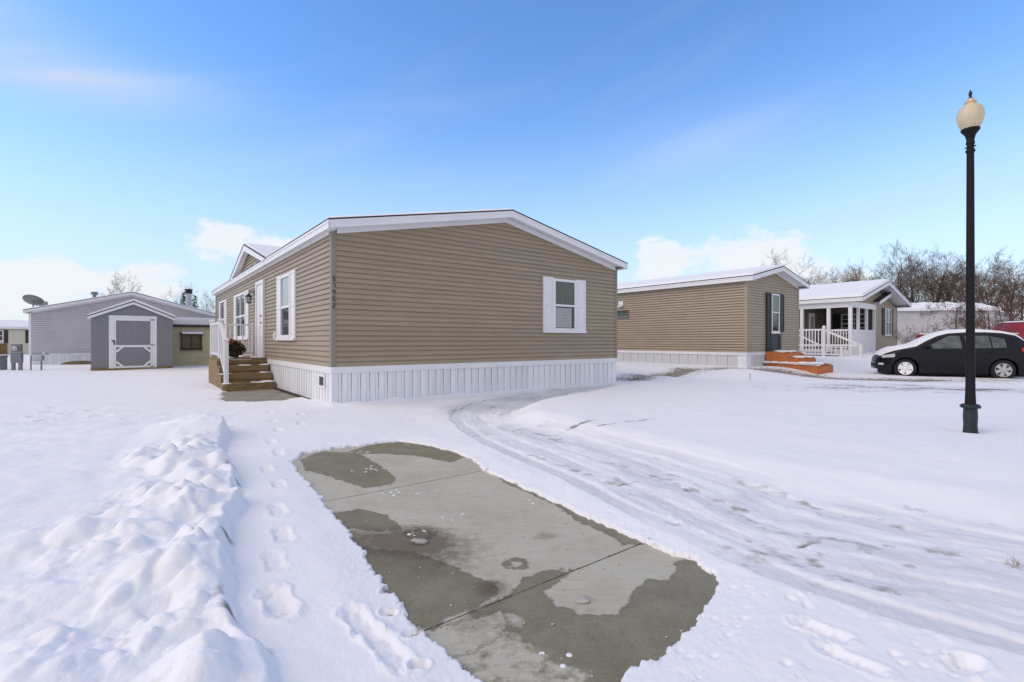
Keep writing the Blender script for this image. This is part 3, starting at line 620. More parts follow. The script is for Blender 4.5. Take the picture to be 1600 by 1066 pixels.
def window(root, P, c0, c1, z0, z1, fw=.05, depth=.06, glass=('glass', 'glass'), split=.5, shutters=None, sill=True, mull=0, name='window', base=.02, fmat='white', muntin=None, blind=False):
    """P(s, out, z) maps wall coordinates to local space. Frame > pane, meeting_rail, sill, shutter."""
    def wbox(mb, s0, s1, o0, o1, za, zb):
        pts = [P(s, o, z) for z in (za, zb) for s, o in ((s0, o0), (s1, o0), (s1, o1), (s0, o1))]
        return mb.add(pts, [(0, 3, 2, 1), (4, 5, 6, 7), (0, 1, 5, 4), (1, 2, 6, 5), (2, 3, 7, 6), (3, 0, 4, 7)])
    mb = MB(); o0, o1 = base-.01, base+depth
    wbox(mb, c0, c0+fw, o0, o1, z0, z1); wbox(mb, c1-fw, c1, o0, o1, z0, z1); wbox(mb, c0+fw, c1-fw, o0, o1, z0, z0+fw); wbox(mb, c0+fw, c1-fw, o0, o1, z1-fw, z1)
    w = mb.build(name, fmat, root)
    zs = z0+(z1-z0)*split
    n = mull+1; cw = (c1-c0-2*fw-mull*fw)/n
    for k in range(n):
        a = c0+fw+k*(cw+fw); e = a+cw
        if k: wbox(MB(), a-fw, a, o0, o1-.004, z0+fw, z1-fw).build('mullion', fmat, w)
        wbox(MB(), a, e, o0, o1-.012, zs-fw*.4, zs+fw*.4).build('meeting_rail', fmat, w)
        wbox(MB(), a, e, o0, base+.022, zs+fw*.4, z1-fw).build('pane', glass[0], w)
        wbox(MB(), a, e, o0, base+.012, z0+fw, zs-fw*.4).build('pane', glass[1], w)
        if blind:
            b = MB(); q = z0+fw+.02
            while q < zs-fw*.4-.04: wbox(b, a+.02, e-.09, base+.012, base+.020, q, q+.034); q += .04
            b.build('blind', 'blind', w)
        if muntin:
            b = MB()
            for q in range(1, muntin[0]): wbox(b, a+(e-a)*q/muntin[0]-.012, a+(e-a)*q/muntin[0]+.012, base+.005, base+.03, z0+fw, z1-fw)
            for q in range(1, muntin[1]): 
                zz = z0+fw+(z1-z0-2*fw)*q/muntin[1]
                if abs(zz-zs) > .08: wbox(b, a, e, base+.005, base+.028, zz-.012, zz+.012)
            if b.v: b.build('muntin', fmat, w)
    e0, e1 = (min(q[0] for q in shutters), max(q[1] for q in shutters)) if shutters and shutters[0][4] == 'white' else (c0-.03, c1+.03)
    if sill: wbox(MB(), e0, e1, o0, o1+.015, z0-.055, z0-.002).build('sill', fmat, w)
    if shutters:
        for (s0, s1, za, zb, m) in shutters:
            b = MB(); oo = base+.038; t = min(.05, (s1-s0)*.2); zm = za+(zb-za)*.5
            wbox(b, s0, s1, base-.01, oo-.014, za, zb)
            for q0, q1, r0, r1 in ((s0, s0+t, za, zb), (s1-t, s1, za, zb), (s0+t, s1-t, za, za+t*1.2), (s0+t, s1-t, zb-t*1.2, zb), (s0+t, s1-t, zm-t*.8, zm+t*.8)): wbox(b, q0, q1, oo-.014, oo, r0, r1)
            for r0, r1 in ((za+t*1.9, zm-t*1.4), (zm+t*1.4, zb-t*1.9)): wbox(b, s0+t*1.6, s1-t*1.6, oo-.014, oo-.004, r0, r1)
            b.build('shutter', m, w)
    return w

def gable_roof(root, W, L, zt0, k, ridge, e, r, fas=.18, fr=.115, zf=3.29, snow=.045, back=None, thick=.10, fmat='white', seed=0, lump=.02, snow_in=.0, frieze=True):
    """ridged roof over x 0..W, y 0..L: zt0 = top surface over the x=0 wall, k = slope"""
    back = L+r if back is None else back
    zr = zt0+k*ridge; k2 = (zr-zt0)/(W-ridge)
    xl, xr = -e, W+e; zl, zrr = zt0-k*e, zt0-k2*e
    MB().prism([(xl, zl), (ridge, zr), (xr, zrr), (xr, zrr-.03), (ridge, zr-.03), (xl, zl-.03)], -r-.012, back).build('roof', 'shingle', root)
    MB().prism([(xl+.02, zl-.03), (ridge, zr-.03), (xr-.02, zrr-.03), (xr-.02, zrr-.03-thick), (ridge, zr-.03-thick), (xl+.02, zl-.03-thick)], -r+.022, back-.01).build('soffit', fmat, root)
    # rake fascia, in two boards a side with a joint
    for x0, x1, z0, z1 in ((xl, ridge, zl, zr), (ridge, xr, zr, zrr)):
        mid = x0+(x1-x0)*.55; zm = z0+(z1-z0)*.55
        for p, q, zp, zq in ((x0, mid-.003, z0, zm), (mid+.003, x1, zm, z1)):
            MB().prism([(p, zp-.032), (q, zq-.032), (q, zq-fas), (p, zp-fas)], -r, -r+.02).build('fascia', fmat, root)
            MB().prism([(p, zp-.032), (q, zq-.032), (q, zq-.075), (p, zp-.075)], -r-.01, -r-.0005).build('drip_edge', fmat, root)
        if frieze:
            q0 = max(x0, .07); q1 = min(x1, W-.07); s = (z1-z0)/(x1-x0)
            za, zb = z0+s*(q0-x0), z0+s*(q1-x0)
            MB().prism([(q0, zf+k*q0*(1 if s > 0 else 0)+(0 if s > 0 else k2*(W-q0))), (q1, zf+(k*q1 if s > 0 else k2*(W-q1))), (q1, zb-.14), (q0, za-.14)], -.045, .01).build('frieze', fmat, root)
    # eaves
    for xa, xb, zz in ((xl, xl+.02, zl), (xr-.02, xr, zrr)):
        MB().box(xa, xb, -r+.0, back, zz-fas, zz-.032).build('fascia', fmat, root)
        MB().box(min(xa, xb)-.012 if xa < 0 else xb+.0005, xa-.0005 if xa < 0 else xb+.012, -r-.01, back, zz-.075, zz-.032).build('drip_edge', fmat, root)
    MB().box(xl+.02, .0, -r+.021, back-.02, zl-fas+.005, zl-fas+.02).build('eave_soffit', fmat, root)
    MB().box(W, xr-.02, -r+.021, back-.02, zrr-fas+.005, zrr-fas+.02).build('eave_soffit', fmat, root)
    # snow lying on it
    nx, ny = 36, max(12, int((back+r)/.35)); X = np.linspace(xl+snow_in, xr-snow_in, nx); X = np.sort(np.append(X, [ridge, xl+snow_in+.05, xr-snow_in-.05])); Y = np.linspace(-r+.01+snow_in, back-.02, ny); Y = np.sort(np.append(Y, [Y[0]+.06]))
    XX, YY = np.meshgrid(X, Y, indexing='ij')
    base = np.where(XX < ridge, zt0+k*XX, zt0+k2*(W-XX)); base = np.minimum(base, zr-.012) if False else base
    ed = np.minimum(np.minimum(XX-X[0], X[-1]-XX), np.minimum(YY-Y[0], Y[-1]-YY))
    n_ = fbm(XX*1.4+seed, YY*1.4, 3, 200+seed)
    edge_n = fbm(XX*2+seed, YY*2, 2, 210+seed)
    Z = base+.004+(snow+lump*n_)*np.clip((ed+.0)/(.07+.05*edge_n), 0, 1)**.5
    v = [(float(a), float(b), float(c)) for a, b, c in zip(XX.ravel(), YY.ravel(), Z.ravel())]; m_ = len(Y)
    f = [(i*m_+j, (i+1)*m_+j, (i+1)*m_+j+1, i*m_+j+1) for i in range(len(X)-1) for j in range(m_-1)]
    b = MB(); b.add(v, f); b.build('roof_snow', 'snow', root, True)

def wall_core(root, W, L, z0, zf, k, ridge, m, inset=.012):
    k2 = k*ridge/(W-ridge)
    poly = [(inset, z0), (W-inset, z0), (W-inset, zf+.12), (ridge, zf+k*ridge+.12), (inset, zf+.12)]
    MB().prism(poly, inset, L-inset).build('wall', m, root)

def courses_front(root, W, z0, zf, k, ridge, h, m, single=True, x0=.06, x1=None, y=0., d=.026, skip=None):
    x1 = W-.06 if x1 is None else x1; k2 = k*ridge/(W-ridge); zr = zf+k*ridge+.05; joined = MB()
    def lim(z):
        za = z-.05
        l = x0 if za <= zf else max(x0, (za-zf)/k); r = x1 if za <= zf else min(x1, W-(za-zf)/k2); return l, r
    z = z0; n = 0
    while z < zr-.02:
        hh = min(h, zr-z); l0, r0 = lim(z); l1, r1 = lim(z+hh)
        if r1 < l1: l1 = r1 = (l1+r1)/2
        if r0-l0 < .05: break
        mb = MB() if single else joined
        front_course(mb, l0, r0, l1, r1, z, hh, d, y)
        if single: mb.build('siding_board', m, root)
        z += h
    if not single: joined.build('siding', m, root, kind='stuff')
def courses_side(root, y0, y1, z0, z1, h, m, x=0., sg=-1, single=True, d=.026):
    joined = MB(); z = z0; me = None
    while z < z1-.005:
        hh = min(h, z1-z)
        if single and abs(hh-h) < 1e-6:
            if me is None: me = side_course(MB(), y0, y1, 0, h, d, x, sg).mesh('siding_board', m)
            link('siding_board', me, root, loc=(0, 0, z))
        elif single: side_course(MB(), y0, y1, z, hh, d, x, sg).build('siding_board', m, root)
        else: side_course(joined, y0, y1, z, hh, d, x, sg)
        z += h
    if joined.v: joined.build('siding', m, root, kind='stuff')
def skirting(root, along, n, p, z0, z1, m, face):
    """ribbed panels: each a wide raised pan with a narrow recessed rib; face 'front' runs along x, 'left' along y"""
    w = .64*p; b = MB()
    if face == 'front':
        b.box(.006, w-.004, -.012, .03, z0, z1); b.box(w+.004, p-.006, -.004, .03, z0, z1); b.box(-.004, p+.0, .012, .034, z0+.001, z1-.001)
    else:
        b.box(-.012, .03, .006, w-.004, z0, z1); b.box(-.004, .03, w+.004, p-.006, z0, z1); b.box(.012, .034, -.004, p, z0+.001, z1-.001)
    me = b.mesh('skirting_panel', m)
    for i in range(n):
        link('skirting_panel', me, root, loc=(along+i*p, 0, 0) if face == 'front' else (0, along+i*p, 0))

def box_on(P, s0, s1, o0, o1, z0, z1, mb=None):
    mb = mb or MB(); pts = [P(s, o, z) for z in (z0, z1) for s, o in ((s0, o0), (s1, o0), (s1, o1), (s0, o1))]
    return mb.add(pts, [(0, 3, 2, 1), (4, 5, 6, 7), (0, 1, 5, 4), (1, 2, 6, 5), (2, 3, 7, 6), (3, 0, 4, 7)])
Pf = lambda s, o, z: (s, -o, z)            # wall facing the near end
Pl = lambda s, o, z: (-o, s, z)            # wall facing left

SEG = {'0': 'abcdef', '1': 'bc', '2': 'abged', '3': 'abgcd', '4': 'fgbc', '5': 'afgcd', '6': 'afgedc', '7': 'abc', '8': 'abcdefg', '9': 'abcfgd'}
def digit(mb, ch, P, s, z, w, h, t, o):
    S = {'a': (0, w, h-t, h), 'd': (0, w, 0, t), 'g': (0, w, h/2-t/2, h/2+t/2), 'f': (0, t, h/2, h), 'e': (0, t, 0, h/2), 'b': (w-t, w, h/2, h), 'c': (w-t, w, 0, h/2)}
    for c in SEG[ch]:
        a, b, e, f = S[c]; box_on(P, s+a, s+b, o, o+.006, z+e, z+f, mb)

# ---- main home
W1, L1 = 8.13, 16.33; Z0, ZF, KS, RG = .765, 3.29, .2, 4.10
home = thing('manufactured_home', 'tan double-wide home with white ribbed skirting and wooden entry steps, largest in view', 'house', (-3.4055, 9.3, 0), TH)
wall_core(home, W1, L1, .3, ZF, KS, RG, 'tan')
courses_front(home, W1, Z0, ZF, KS, RG, .1015, 'tan')
courses_side(home, .06, L1-.06, Z0, ZF+.02, .1015, 'tan')
courses_side(home, .06, L1-.06, Z0, ZF+.02, .1015, 'tan', W1, 1, single=False)
# corner posts, trim band, skirting
for x, y in ((0, 0), (W1, 0), (0, L1)):
    b = MB(); sx = 1 if x == 0 else -1; sy = 1 if y == 0 else -1
    b.prism([(x-sx*.03, y-sy*.03), (x+sx*.065, y-sy*.03), (x+sx*.065, y-sy*.012), (x-sx*.012, y-sy*.012), (x-sx*.012, y+sy*.065), (x-sx*.03, y+sy*.065)], .735, ZF+.10, 'z')
    b.build('corner_post', 'post_tan', home)
MB().box(-.035, W1+.035, -.035, -.002, .64, .764).build('trim_band', 'white', home)
MB().box(-.035, -.002, -.002, L1, .64, .764).build('trim_band', 'white', home)
skirting(home, -.012, 44, .1852, -.12, .638, 'skirt', 'front')
skirting(home, .05, 87, .1872, -.12, .638, 'skirt', 'left')
MB().box(-.022, .05, -.022, .0495, -.12, .638).build('skirting_corner', 'skirt', home)
MB().box(W1-.02, W1+.01, .05, L1, -.12, .64).build('skirting_side', 'skirt', home)
gable_roof(home, W1, L1, 3.545, KS, RG, .16, .29, zf=ZF, seed=1)
# left eave frieze board
MB().box(-.05, -.022, .07, L1-.07, ZF-.0, ZF+.115).build('frieze', 'white', home)
# gable over the entry
def dormer(root):
    y0, y1, ya, zb, za, x = 5.0, 11.15, 8.2, 3.50, 4.36, -.17
    run = (za-3.545)/KS
    # two roof planes running back into the main roof
    for q in (y0, y1):
        top = MB(); top.add([(x-.03, q, zb), (x-.03, ya, za), (run, ya, za), (.0, q, zb+.02), (x-.03, q, zb-.03), (x-.03, ya, za-.03), (run, ya, za-.03), (.0, q, zb-.01)],
                            [(0, 1, 2, 3), (4, 7, 6, 5), (0, 4, 5, 1), (1, 5, 6, 2), (2, 6, 7, 3), (3, 7, 4, 0)]); top.build('dormer_roof', 'shingle', root)
        sn = MB(); sn.add([(x+.0, q, zb+.004), (x+.0, ya, za+.004), (run, ya, za+.004), (.0, q, zb+.024), (x+.03, q+(ya-q)*.05, zb+.05), (x+.03, ya, za+.045), (run, ya, za+.045), (.0, q+(ya-q)*.05, zb+.06)],
                          [(0, 3, 2, 1), (4, 5, 6, 7), (0, 1, 5, 4), (1, 2, 6, 5), (2, 3, 7, 6), (3, 0, 4, 7)]); sn.build('dormer_snow', 'snow', root)
        s = 1 if q < ya else -1; n = Vector((0, ya-q, za-zb)).normalized()
        w = .19
        # raking fascia board
        MB().prism([(q, zb-.032), (ya, za-.032), (ya, za-.032-w), (q+s*w*2.6, zb-.032)], x-.02, x, 'x').build('fascia', 'white', root)
        MB().prism([(q+s*.25, zb-.035), (ya, za-.035-.05), (ya, za-.035-.09), (q+s*.45, zb-.035)], x+.001, .0, 'x').build('soffit', 'white', root)
    MB().prism([(y0+.5, 3.56), (y1-.5, 3.56), (ya, za-.2)], .02, .06, 'x').build('dormer_wall', 'tan', root)
    z = 3.57
    while z < za-.28:
        t = (z-3.56)/(za-.2-3.56); hh = .1
        front = MB(); P = course_poly(.02, hh)
        ya0 = y0+.5+(ya-y0-.5)*t; yb0 = y1-.5-(y1-.5-ya)*t
        t2 = min(1, t+hh/(za-.2-3.56)); yc, yd = y0+.5+(ya-y0-.5)*t2, y1-.5-(y1-.5-ya)*t2
        front.loft([[(.02-p[0], ya0+(yc-ya0)*p[1]/hh, z+p[1]) for p in P], [(.02-p[0], yb0+(yd-yb0)*p[1]/hh, z+p[1]) for p in P]]); front.build('siding_board', 'tan', root)
        z += .1015
dormer(home)
# windows and door
window(home, Pf, 5.62, 6.45, 1.53, 2.885, .065, .05, ('glass_green', 'glass'), .49, [(5.28, 5.63, 1.53, 2.91, 'white'), (6.44, 6.82, 1.53, 2.91, 'white')], blind=True)
window(home, Pl, 2.93, 3.9, 1.33, 2.89, .075, .05, ('glass_pale', 'glass'), .49, [(2.52, 2.94, 1.32, 2.91, 'white'), (3.89, 4.33, 1.32, 2.91, 'white')])
window(home, Pl, 8.75, 10.65, 1.36, 2.9, .075, .05, ('glass', 'glass'), .49, [(8.25, 8.77, 1.35, 2.91, 'white'), (10.63, 11.12, 1.35, 2.91, 'white')], mull=1)
window(home, Pl, 13.4, 14.6, 1.40, 2.93, .075, .05, ('glass', 'glass'), .49, [(12.95, 13.42, 1.39, 2.93, 'white'), (14.58, 15.0, 1.39, 2.93, 'white')])
dr = box_on(Pl, 5.9, 6.0, .01, .075, .80, 3.02); box_on(Pl, 6.9, 7.0, .01, .075, .80, 3.02, dr); box_on(Pl, 6.0, 6.9, .01, .075, 2.93, 3.02, dr)
fr = dr.build('door_frame', 'white', home)
d = box_on(Pl, 6.0, 6.9, .012, .04, .80, 2.93)
for za, zb in ((.95, 1.75), (1.9, 2.8)):
    for sa, sb in ((6.08, 6.40), (6.5, 6.82)): box_on(Pl, sa, sb, .04, .048, za, zb, d)
door = d.build('door', 'white', home)
for z in (1.78, 1.98):
    MB().tube([Pl(6.1, .04, z), Pl(6.1, .075, z), Pl(6.1, .11, z)], [.012, .014, .03], 10).build('handle', 'black', door, True)
# wall lantern
lan = MB().tube([Pl(7.45, .02, 2.76), Pl(7.45, .10, 2.80), Pl(7.45, .17, 2.76), Pl(7.45, .18, 2.70)], .012, 8); box_on(Pl, 7.40, 7.50, .015, .035, 2.68, 2.84, lan)
lan.lathe([(.012, .14), (.10, .06), (.105, .045), (.085, .04)], (-.18, 7.45, 2.58), 6); lan.lathe([(.06, -.16), (.065, -.14), (.02, -.17)], (-.18, 7.45, 2.58), 6)
for k in range(6):
    a = 2*PI*k/6; lan.bar((-.18+.085*math.cos(a), 7.45+.085*math.sin(a), 2.62), (-.18+.06*math.cos(a), 7.45+.06*math.sin(a), 2.43), .01, .01)
lw_ = lan.build('wall_lantern', 'black', home)
MB().lathe([(.05, -.14), (.074, .03)], (-.18, 7.45, 2.58), 6).build('lantern_glass', 'galv', lw_)
ob = box_on(Pl, 4.50, 4.68, .015, .035, 1.28, 1.50); box_on(Pl, 4.53, 4.65, .035, .07, 1.31, 1.47, ob); ob.build('outlet_box', 'white', home)
v = box_on(Pl, .40, .78, .012, .03, .33, .60); vo = v.build('skirting_vent', 'white', home)
v = box_on(Pl, .46, .72, .03, .034, .38, .55); v.build('vent_grille', 'hole', vo)
v = MB()
for k in range(4): box_on(Pl, .46, .72, .034, .04, .40+k*.04, .412+k*.04, v)
v.build('vent_slat', 'metal', vo)
for i, ch in enumerate('57452'):
    b = MB(); digit(b, ch, Pf, -.002, 2.40-i*.13, .045, .095, .012, .0305); b.build('house_number', 'number', home)
MB().box(-.10, -.03, .02, 4.4, -.1, .05).build('soil_strip', 'soil', home)

# ---- wooden entry steps
steps = thing('wooden_steps', 'weathered brown wooden entry steps with white railing against the tan home', 'steps', ab(2.998, 9.439), TH)
TR = [(.20, 4.45, 4.86), (.42, 4.84, 5.22), (.61, 5.20, 5.58), (.80, 5.56, 7.42)]
for i, (z, y0, y1) in enumerate(TR):
    if i < 3:
        MB().box(-1.22, -.06, y0, y0+.19, z-.045, z, ).build('tread', 'wood', steps, bevel=.005); MB().box(-1.22, -.06, y0+.197, y1+.02, z-.045, z).build('tread', 'wood', steps, bevel=.005)
    else:
        n = 13; w = (y1-y0)/n
        for k in range(n): MB().box(-1.22, -.06, y0+k*w, y0+(k+1)*w-.007, z-.04, z).build('deck_board', 'wood', steps)
    lo = -.05 if i == 0 else TR[i-1][0]
    MB().box(-1.20, -.08, y0+.025, y0+.06, lo, z-.047).build('riser', 'wood', steps)
    if i < 4: MB().box(-1.218, -.062, y0-.002, y0+.03, z-.14, z-.046).build('nosing_board', 'wood', steps)
    if i == 0: MB().box(-1.26, -.02, y0-.02, y0+.02, -.05, .085).build('kick_board', 'wood', steps)
for x in (-1.235, -.10):
    MB().prism([(4.47, -.05), (7.4, -.05), (7.4, .75), (5.6, .75), (5.6, .56), (5.22, .56), (5.22, .37), (4.86, .37), (4.86, .15), (4.47, .15)], x, x+.035, 'x').build('stringer', 'wood', steps)
for y in (5.62, 6.5, 7.36): MB().box(-1.195, -1.11, y-.045, y+.045, -.05, .75).build('support_post', 'wood', steps)
sb = MB()
for x0, x1, y0, z in ((-.55, -.1, 4.47, .2), (-.3, -.08, 4.6, .2), (-1.2, -1.0, 4.9, .42), (-.2, -.08, 5.3, .61), (-.9, -.5, 5.28, .61), (-.75, -.1, 6.6, .8), (-.35, -.08, 5.75, .8), (-1.2, -.8, 5.7, .8), (-1.2, -1.05, 4.5, .2), (-.25, -.1, 4.95, .42)):
    for k in range(5): sb.blob((random.uniform(x0, x1), y0+random.uniform(0, .2), z), random.uniform(.04, .08), k, 2, (1.5, 1.2, .3))
sb.build('step_snow', 'snow', steps, True)
def railing(root, runs):
    pass
rl = steps
for y, z0, z1 in ((4.62, .20, 1.27), (5.65, .80, 1.80), (7.36, .80, 1.82)):
    MB().box(-1.20, -1.10, y-.05, y+.05, z0, z1).build('newel_post', 'white', rl, bevel=.008)
    MB().loft([[(-1.215, y-.065, z1), (-1.085, y-.065, z1), (-1.085, y+.065, z1), (-1.215, y+.065, z1)], [(-1.215, y-.065, z1+.03), (-1.085, y-.065, z1+.03), (-1.085, y+.065, z1+.03), (-1.215, y+.065, z1+.03)], [(-1.16, y-.01, z1+.075), (-1.14, y-.01, z1+.075), (-1.14, y+.01, z1+.075), (-1.16, y+.01, z1+.075)]]).build('post_cap', 'snow', rl)
MB().box(-.10, -.005, 7.31, 7.41, .80, 1.82).build('newel_post', 'white', rl, bevel=.008)
def rail_run(p, q, n, zb, zt, lo=(.0, .0)):
    p, q = Vector(p), Vector(q)
    MB().bar(p+Vector((0, 0, zt)), q+Vector((0, 0, zt)), .07, .05).build('rail', 'white', rl)
    MB().bar(p+Vector((0, 0, zb)), q+Vector((0, 0, zb)), .05, .05).build('rail', 'white', rl)
    for k in range(n):
        t = (k+.5)/n; c = p+(q-p)*t; MB().box(c.x-.018, c.x+.018, c.y-.018, c.y+.018, c.z+zb, c.z+zt).build('baluster', 'white', rl)
rail_run((-1.15, 4.67, .25), (-1.15, 5.62, .78), 6, .12, .97)
rail_run((-1.15, 5.70, .80), (-1.15, 7.31, .80), 10, .10, .95)
rail_run((-1.10, 7.36, .80), (-.10, 7.36, .80), 6, .10, .95)

pot = thing('potted_plant', 'withered orange potted mum on the wooden entry landing', 'potted plant', ab(2.998-.78, 9.439+5.95, .80), TH)
MB().lathe([(.10, 0), (.12, .08), (.13, .12), (.11, .12), (.10, .08)], n=14).build('pot', 'pot', pot, True)
def leaf_ball(n, c, r, size, seed):
    mb = MB(); rr = random.Random(seed)
    for k in range(n):
        d_ = Vector((rr.gauss(0, 1), rr.gauss(0, 1), rr.gauss(0, 1))).normalized()*rr.uniform(.45, 1)
        p = Vector(c)+Vector((d_.x*r[0], d_.y*r[1], d_.z*r[2])); u = Vector((rr.gauss(0, 1), rr.gauss(0, 1), rr.gauss(0, 1))).normalized(); w_ = u.cross(Vector((rr.gauss(0, 1), rr.gauss(0, 1), rr.gauss(0, 1)))).normalized(); s = size*rr.uniform(.6, 1.4)
        mb.add([p-u*s, p+w_*s*.5, p+u*s, p-w_*s*.5], [(0, 1, 2, 3)])
    return mb
leaf_ball(620, (0, 0, .24), (.30, .25, .21), .05, 1).build('foliage', 'mum_dark', pot)
leaf_ball(330, (-.10, 0, .42), (.20, .2, .10), .04, 2).build('flowers', 'mum', pot)

# ---- shed
shed = thing('garden_shed', 'small grey shed with white-trimmed door and snowy roof', 'shed', ab(-1.3488, 26.3313), TH)
SW, SD, SE, SA = 2.752, 3.4, 2.28, 2.82
MB().prism([(0, .16), (SW, .16), (SW, SE), (SW/2, SA), (0, SE)], 0, SD).build('wall', 'shed', shed)
sb = MB()
for k in range(int(SW/.203)): sb.box(k*.203+.004, k*.203+.199, -.012, .0, .16, min(SE, SE)+.0 if True else 0) if False else None
MB().box(-.01, SW+.01, -.02, SD, -.05, .16).build('skid', 'wood', shed)
for s in (0, 1):
    x0, x1 = (-.10, SW/2) if s == 0 else (SW/2, SW+.10); z0, z1 = (SE-.02, SA+.10) if s == 0 else (SA+.10, SE-.02)
    MB().prism([(x0, z0+.03), (x1, z1+.03), (x1, z1+.0), (x0, z0+.0)], -.10, SD+.1).build('roof', 'shingle', shed)
    MB().prism([(x0, z0+.0), (x1, z1+.0), (x1, z1-.11), (x0, z0-.11)], -.09, -.065).build('fascia', 'white', shed)
    MB().prism([(x0+.01, z0+.035), (x1, z1+.035), (x1, z1+.13), (x0+.06, z0+.12), (x0+.01, z0+.08)], -.08, SD+.05).build('roof_snow', 'snow', shed, bevel=.012)
P = Pf
g = box_on(P, .569, .735, .0, .03, .12, 2.33); box_on(P, 2.02, 2.18, .0, .03, .12, 2.33, g); box_on(P, .735, 2.02, .0, .03, 2.235, 2.33, g)
g.build('door_trim', 'white', shed)
sdoor = box_on(P, .735, 2.02, .0, .014, .12, 2.235).build('door', 'shed', shed)
g = box_on(P, .74, .80, .014, .032, .13, 2.23); box_on(P, 1.955, 2.015, .014, .032, .13, 2.23, g); box_on(P, .80, 1.955, .014, .032, .13, .21, g); box_on(P, .80, 1.955, .014, .032, 2.12, 2.23, g); box_on(P, .80, 1.955, .014, .032, 1.0, 1.09, g)
g.build('door_frame', 'white', sdoor)
for (p, q) in (((.80, .40), (1.02, .19)), ((1.955, .40), (1.735, .19)), ((.80, .80), (1.02, 1.01)), ((1.955, .80), (1.735, 1.01))):
    MB().bar((p[0], -.026, p[1]), (q[0], -.026, q[1]), .022, .075).build('corner_brace', 'white', sdoor)
g = MB().box(.66, .76, -.05, -.03, 1.24, 1.29); g.box(.72, .76, -.06, -.03, 1.10, 1.24); g.build('latch', 'black', sdoor)
for z in (2.17, 1.09, .17):
    MB().box(1.95, 2.10, -.045, -.03, z-.02, z+.02).build('hinge', 'metal', sdoor)
for k in range(13): MB().box(k*.2115+.003, k*.2115+.2085, -.006, -.0005, .165, SE-.02+min(k*.2115, SW-(k+1)*.2115)*.37).build('siding_panel', 'shed', shed)

# ---- second tan home
A2, B2 = 17.619, 8.873; W2, L2 = 4.34, 17.
home2 = thing('manufactured_home', 'narrow tan home with black shutters and orange entry steps', 'house', ab(A2, B2), TH)
ZF2, K2 = 3.42, .225
wall_core(home2, W2, L2, .3, ZF2, K2, W2/2, 'tan_light')
courses_front(home2, W2, .845, ZF2, K2, W2/2, .1, 'tan_light', single=False, d=.04)
courses_side(home2, .05, L2-.05, .845, ZF2+.03, .1, 'tan_light', single=False, d=.04); courses_side(home2, .05, L2-.05, .845, ZF2+.03, .1, 'tan_light', W2, 1, single=False)
for x in (0, W2):
    sx = 1 if x == 0 else -1
    MB().prism([(x-sx*.03, -.03), (x+sx*.065, -.03), (x+sx*.065, -.012), (x-sx*.012, -.012), (x-sx*.012, .065), (x-sx*.03, .065)], .80, ZF2+.1, 'z').build('corner_post', 'tan_light', home2)
MB().box(-.035, W2+.035, -.035, -.002, .735, .843).build('trim_band', 'white', home2); MB().box(-.035, -.002, -.002, L2, .735, .843).build('trim_band', 'white', home2)
skirting(home2, .3, 10, .40, -.1, .734, 'skirt_grey', 'front'); skirting(home2, .3, 40, .41, -.1, .734, 'skirt_grey', 'left')
MB().box(-.022, .3, -.022, .3, -.1, .734).build('skirting_corner', 'skirt', home2)
gable_roof(home2, W2, L2, 3.66, K2, W2/2, .2, .36, zf=ZF2, seed=4, snow=.075, fas=.19)
# storm door flanked by shutters
MB().box(1.78, 2.46, -.05, .0, .83, 3.08).build('door_frame', 'navy', home2)
sd_ = MB().box(1.82, 2.42, -.066, -.051, .86, 1.58).build('door', 'navy', home2)
MB().box(2.44, 2.62, -.085, -.02, .86, 1.60).build('door_edge', 'navy', sd_)
MB().box(2.36, 2.40, -.10, -.066, 1.45, 1.5).build('handle', 'metal', sd_)
window(home2, Pf, 1.79, 2.45, 1.60, 3.08, .05, .05, ('glass_green', 'glass'), .52, [(1.42, 1.78, .86, 3.10, 'shutter'), (2.47, 2.86, 1.62, 3.10, 'shutter')], base=.05, sill=True)
window(home2, Pl, 5.30, 6.1, 2.29, 2.66, .03, .05, ('glass_green', 'glass_green'), .5, fmat='metal', sill=False, mull=1)
fl = box_on(Pl, 5.62, 5.86, .015, .06, 2.84, 3.06); box_on(Pl, 5.64, 5.70, .06, .16, 2.80, 2.90, fl); box_on(Pl, 5.78, 5.84, .06, .16, 2.80, 2.90, fl); fl.build('flood_light', 'white', home2)

deck = thing('deck_steps', 'orange stained wooden deck steps half covered in snow', 'steps', ab(A2, B2), TH)
def deck_steps():
    X1 = 2.62
    for (y0, y1, z1) in ((-.80, -.06, .86), (-1.28, -.80, .66), (-1.85, -1.28, .44)):
        MB().box(1.40, X1, y0+.01, y1-.01, z1-.05, z1).build('tread', 'orange', deck)
    for x in (1.40, X1-.04):
        MB().prism([(-.05, .505), (-1.27, .475), (-1.25, .58), (-1.05, .66), (-.85, .80), (-.05, .815)], x, x+.04, 'x').build('side_board', 'orange', deck)
        MB().prism([(-.05, .05), (-1.82, .05), (-1.88, .385), (-.05, .44)], x-.06, x+.04, 'x').build('side_board', 'orange', deck)
        MB().prism([(-.04, .445), (-1.90, .39), (-1.90, .42), (-.04, .495)], x-.10, x+.02, 'x').build('ledge', 'snow', deck)
    for y, za, zb in ((-.84, .60, .81), (-1.32, .42, .61), (-1.89, .05, .385)): MB().box(1.36, X1, y, y+.035, za, zb).build('riser', 'orange', deck)
    b = MB()
    for x0, x1, y0, y1, z, n in ((1.42, 2.5, -.72, -.1, .86, 40), (1.46, 2.5, -1.2, -.86, .66, 22), (1.42, 2.5, -1.8, -1.34, .44, 26), (1.30, 1.42, -1.8, -.1, .46, 20)):
        for k in range(n): b.blob((random.uniform(x0, x1), random.uniform(y0, y1), z+.005), random.uniform(.07, .15), k, 2, (1.3, 1.2, .32))
    b.build('step_snow', 'snow', deck, True)
deck_steps()

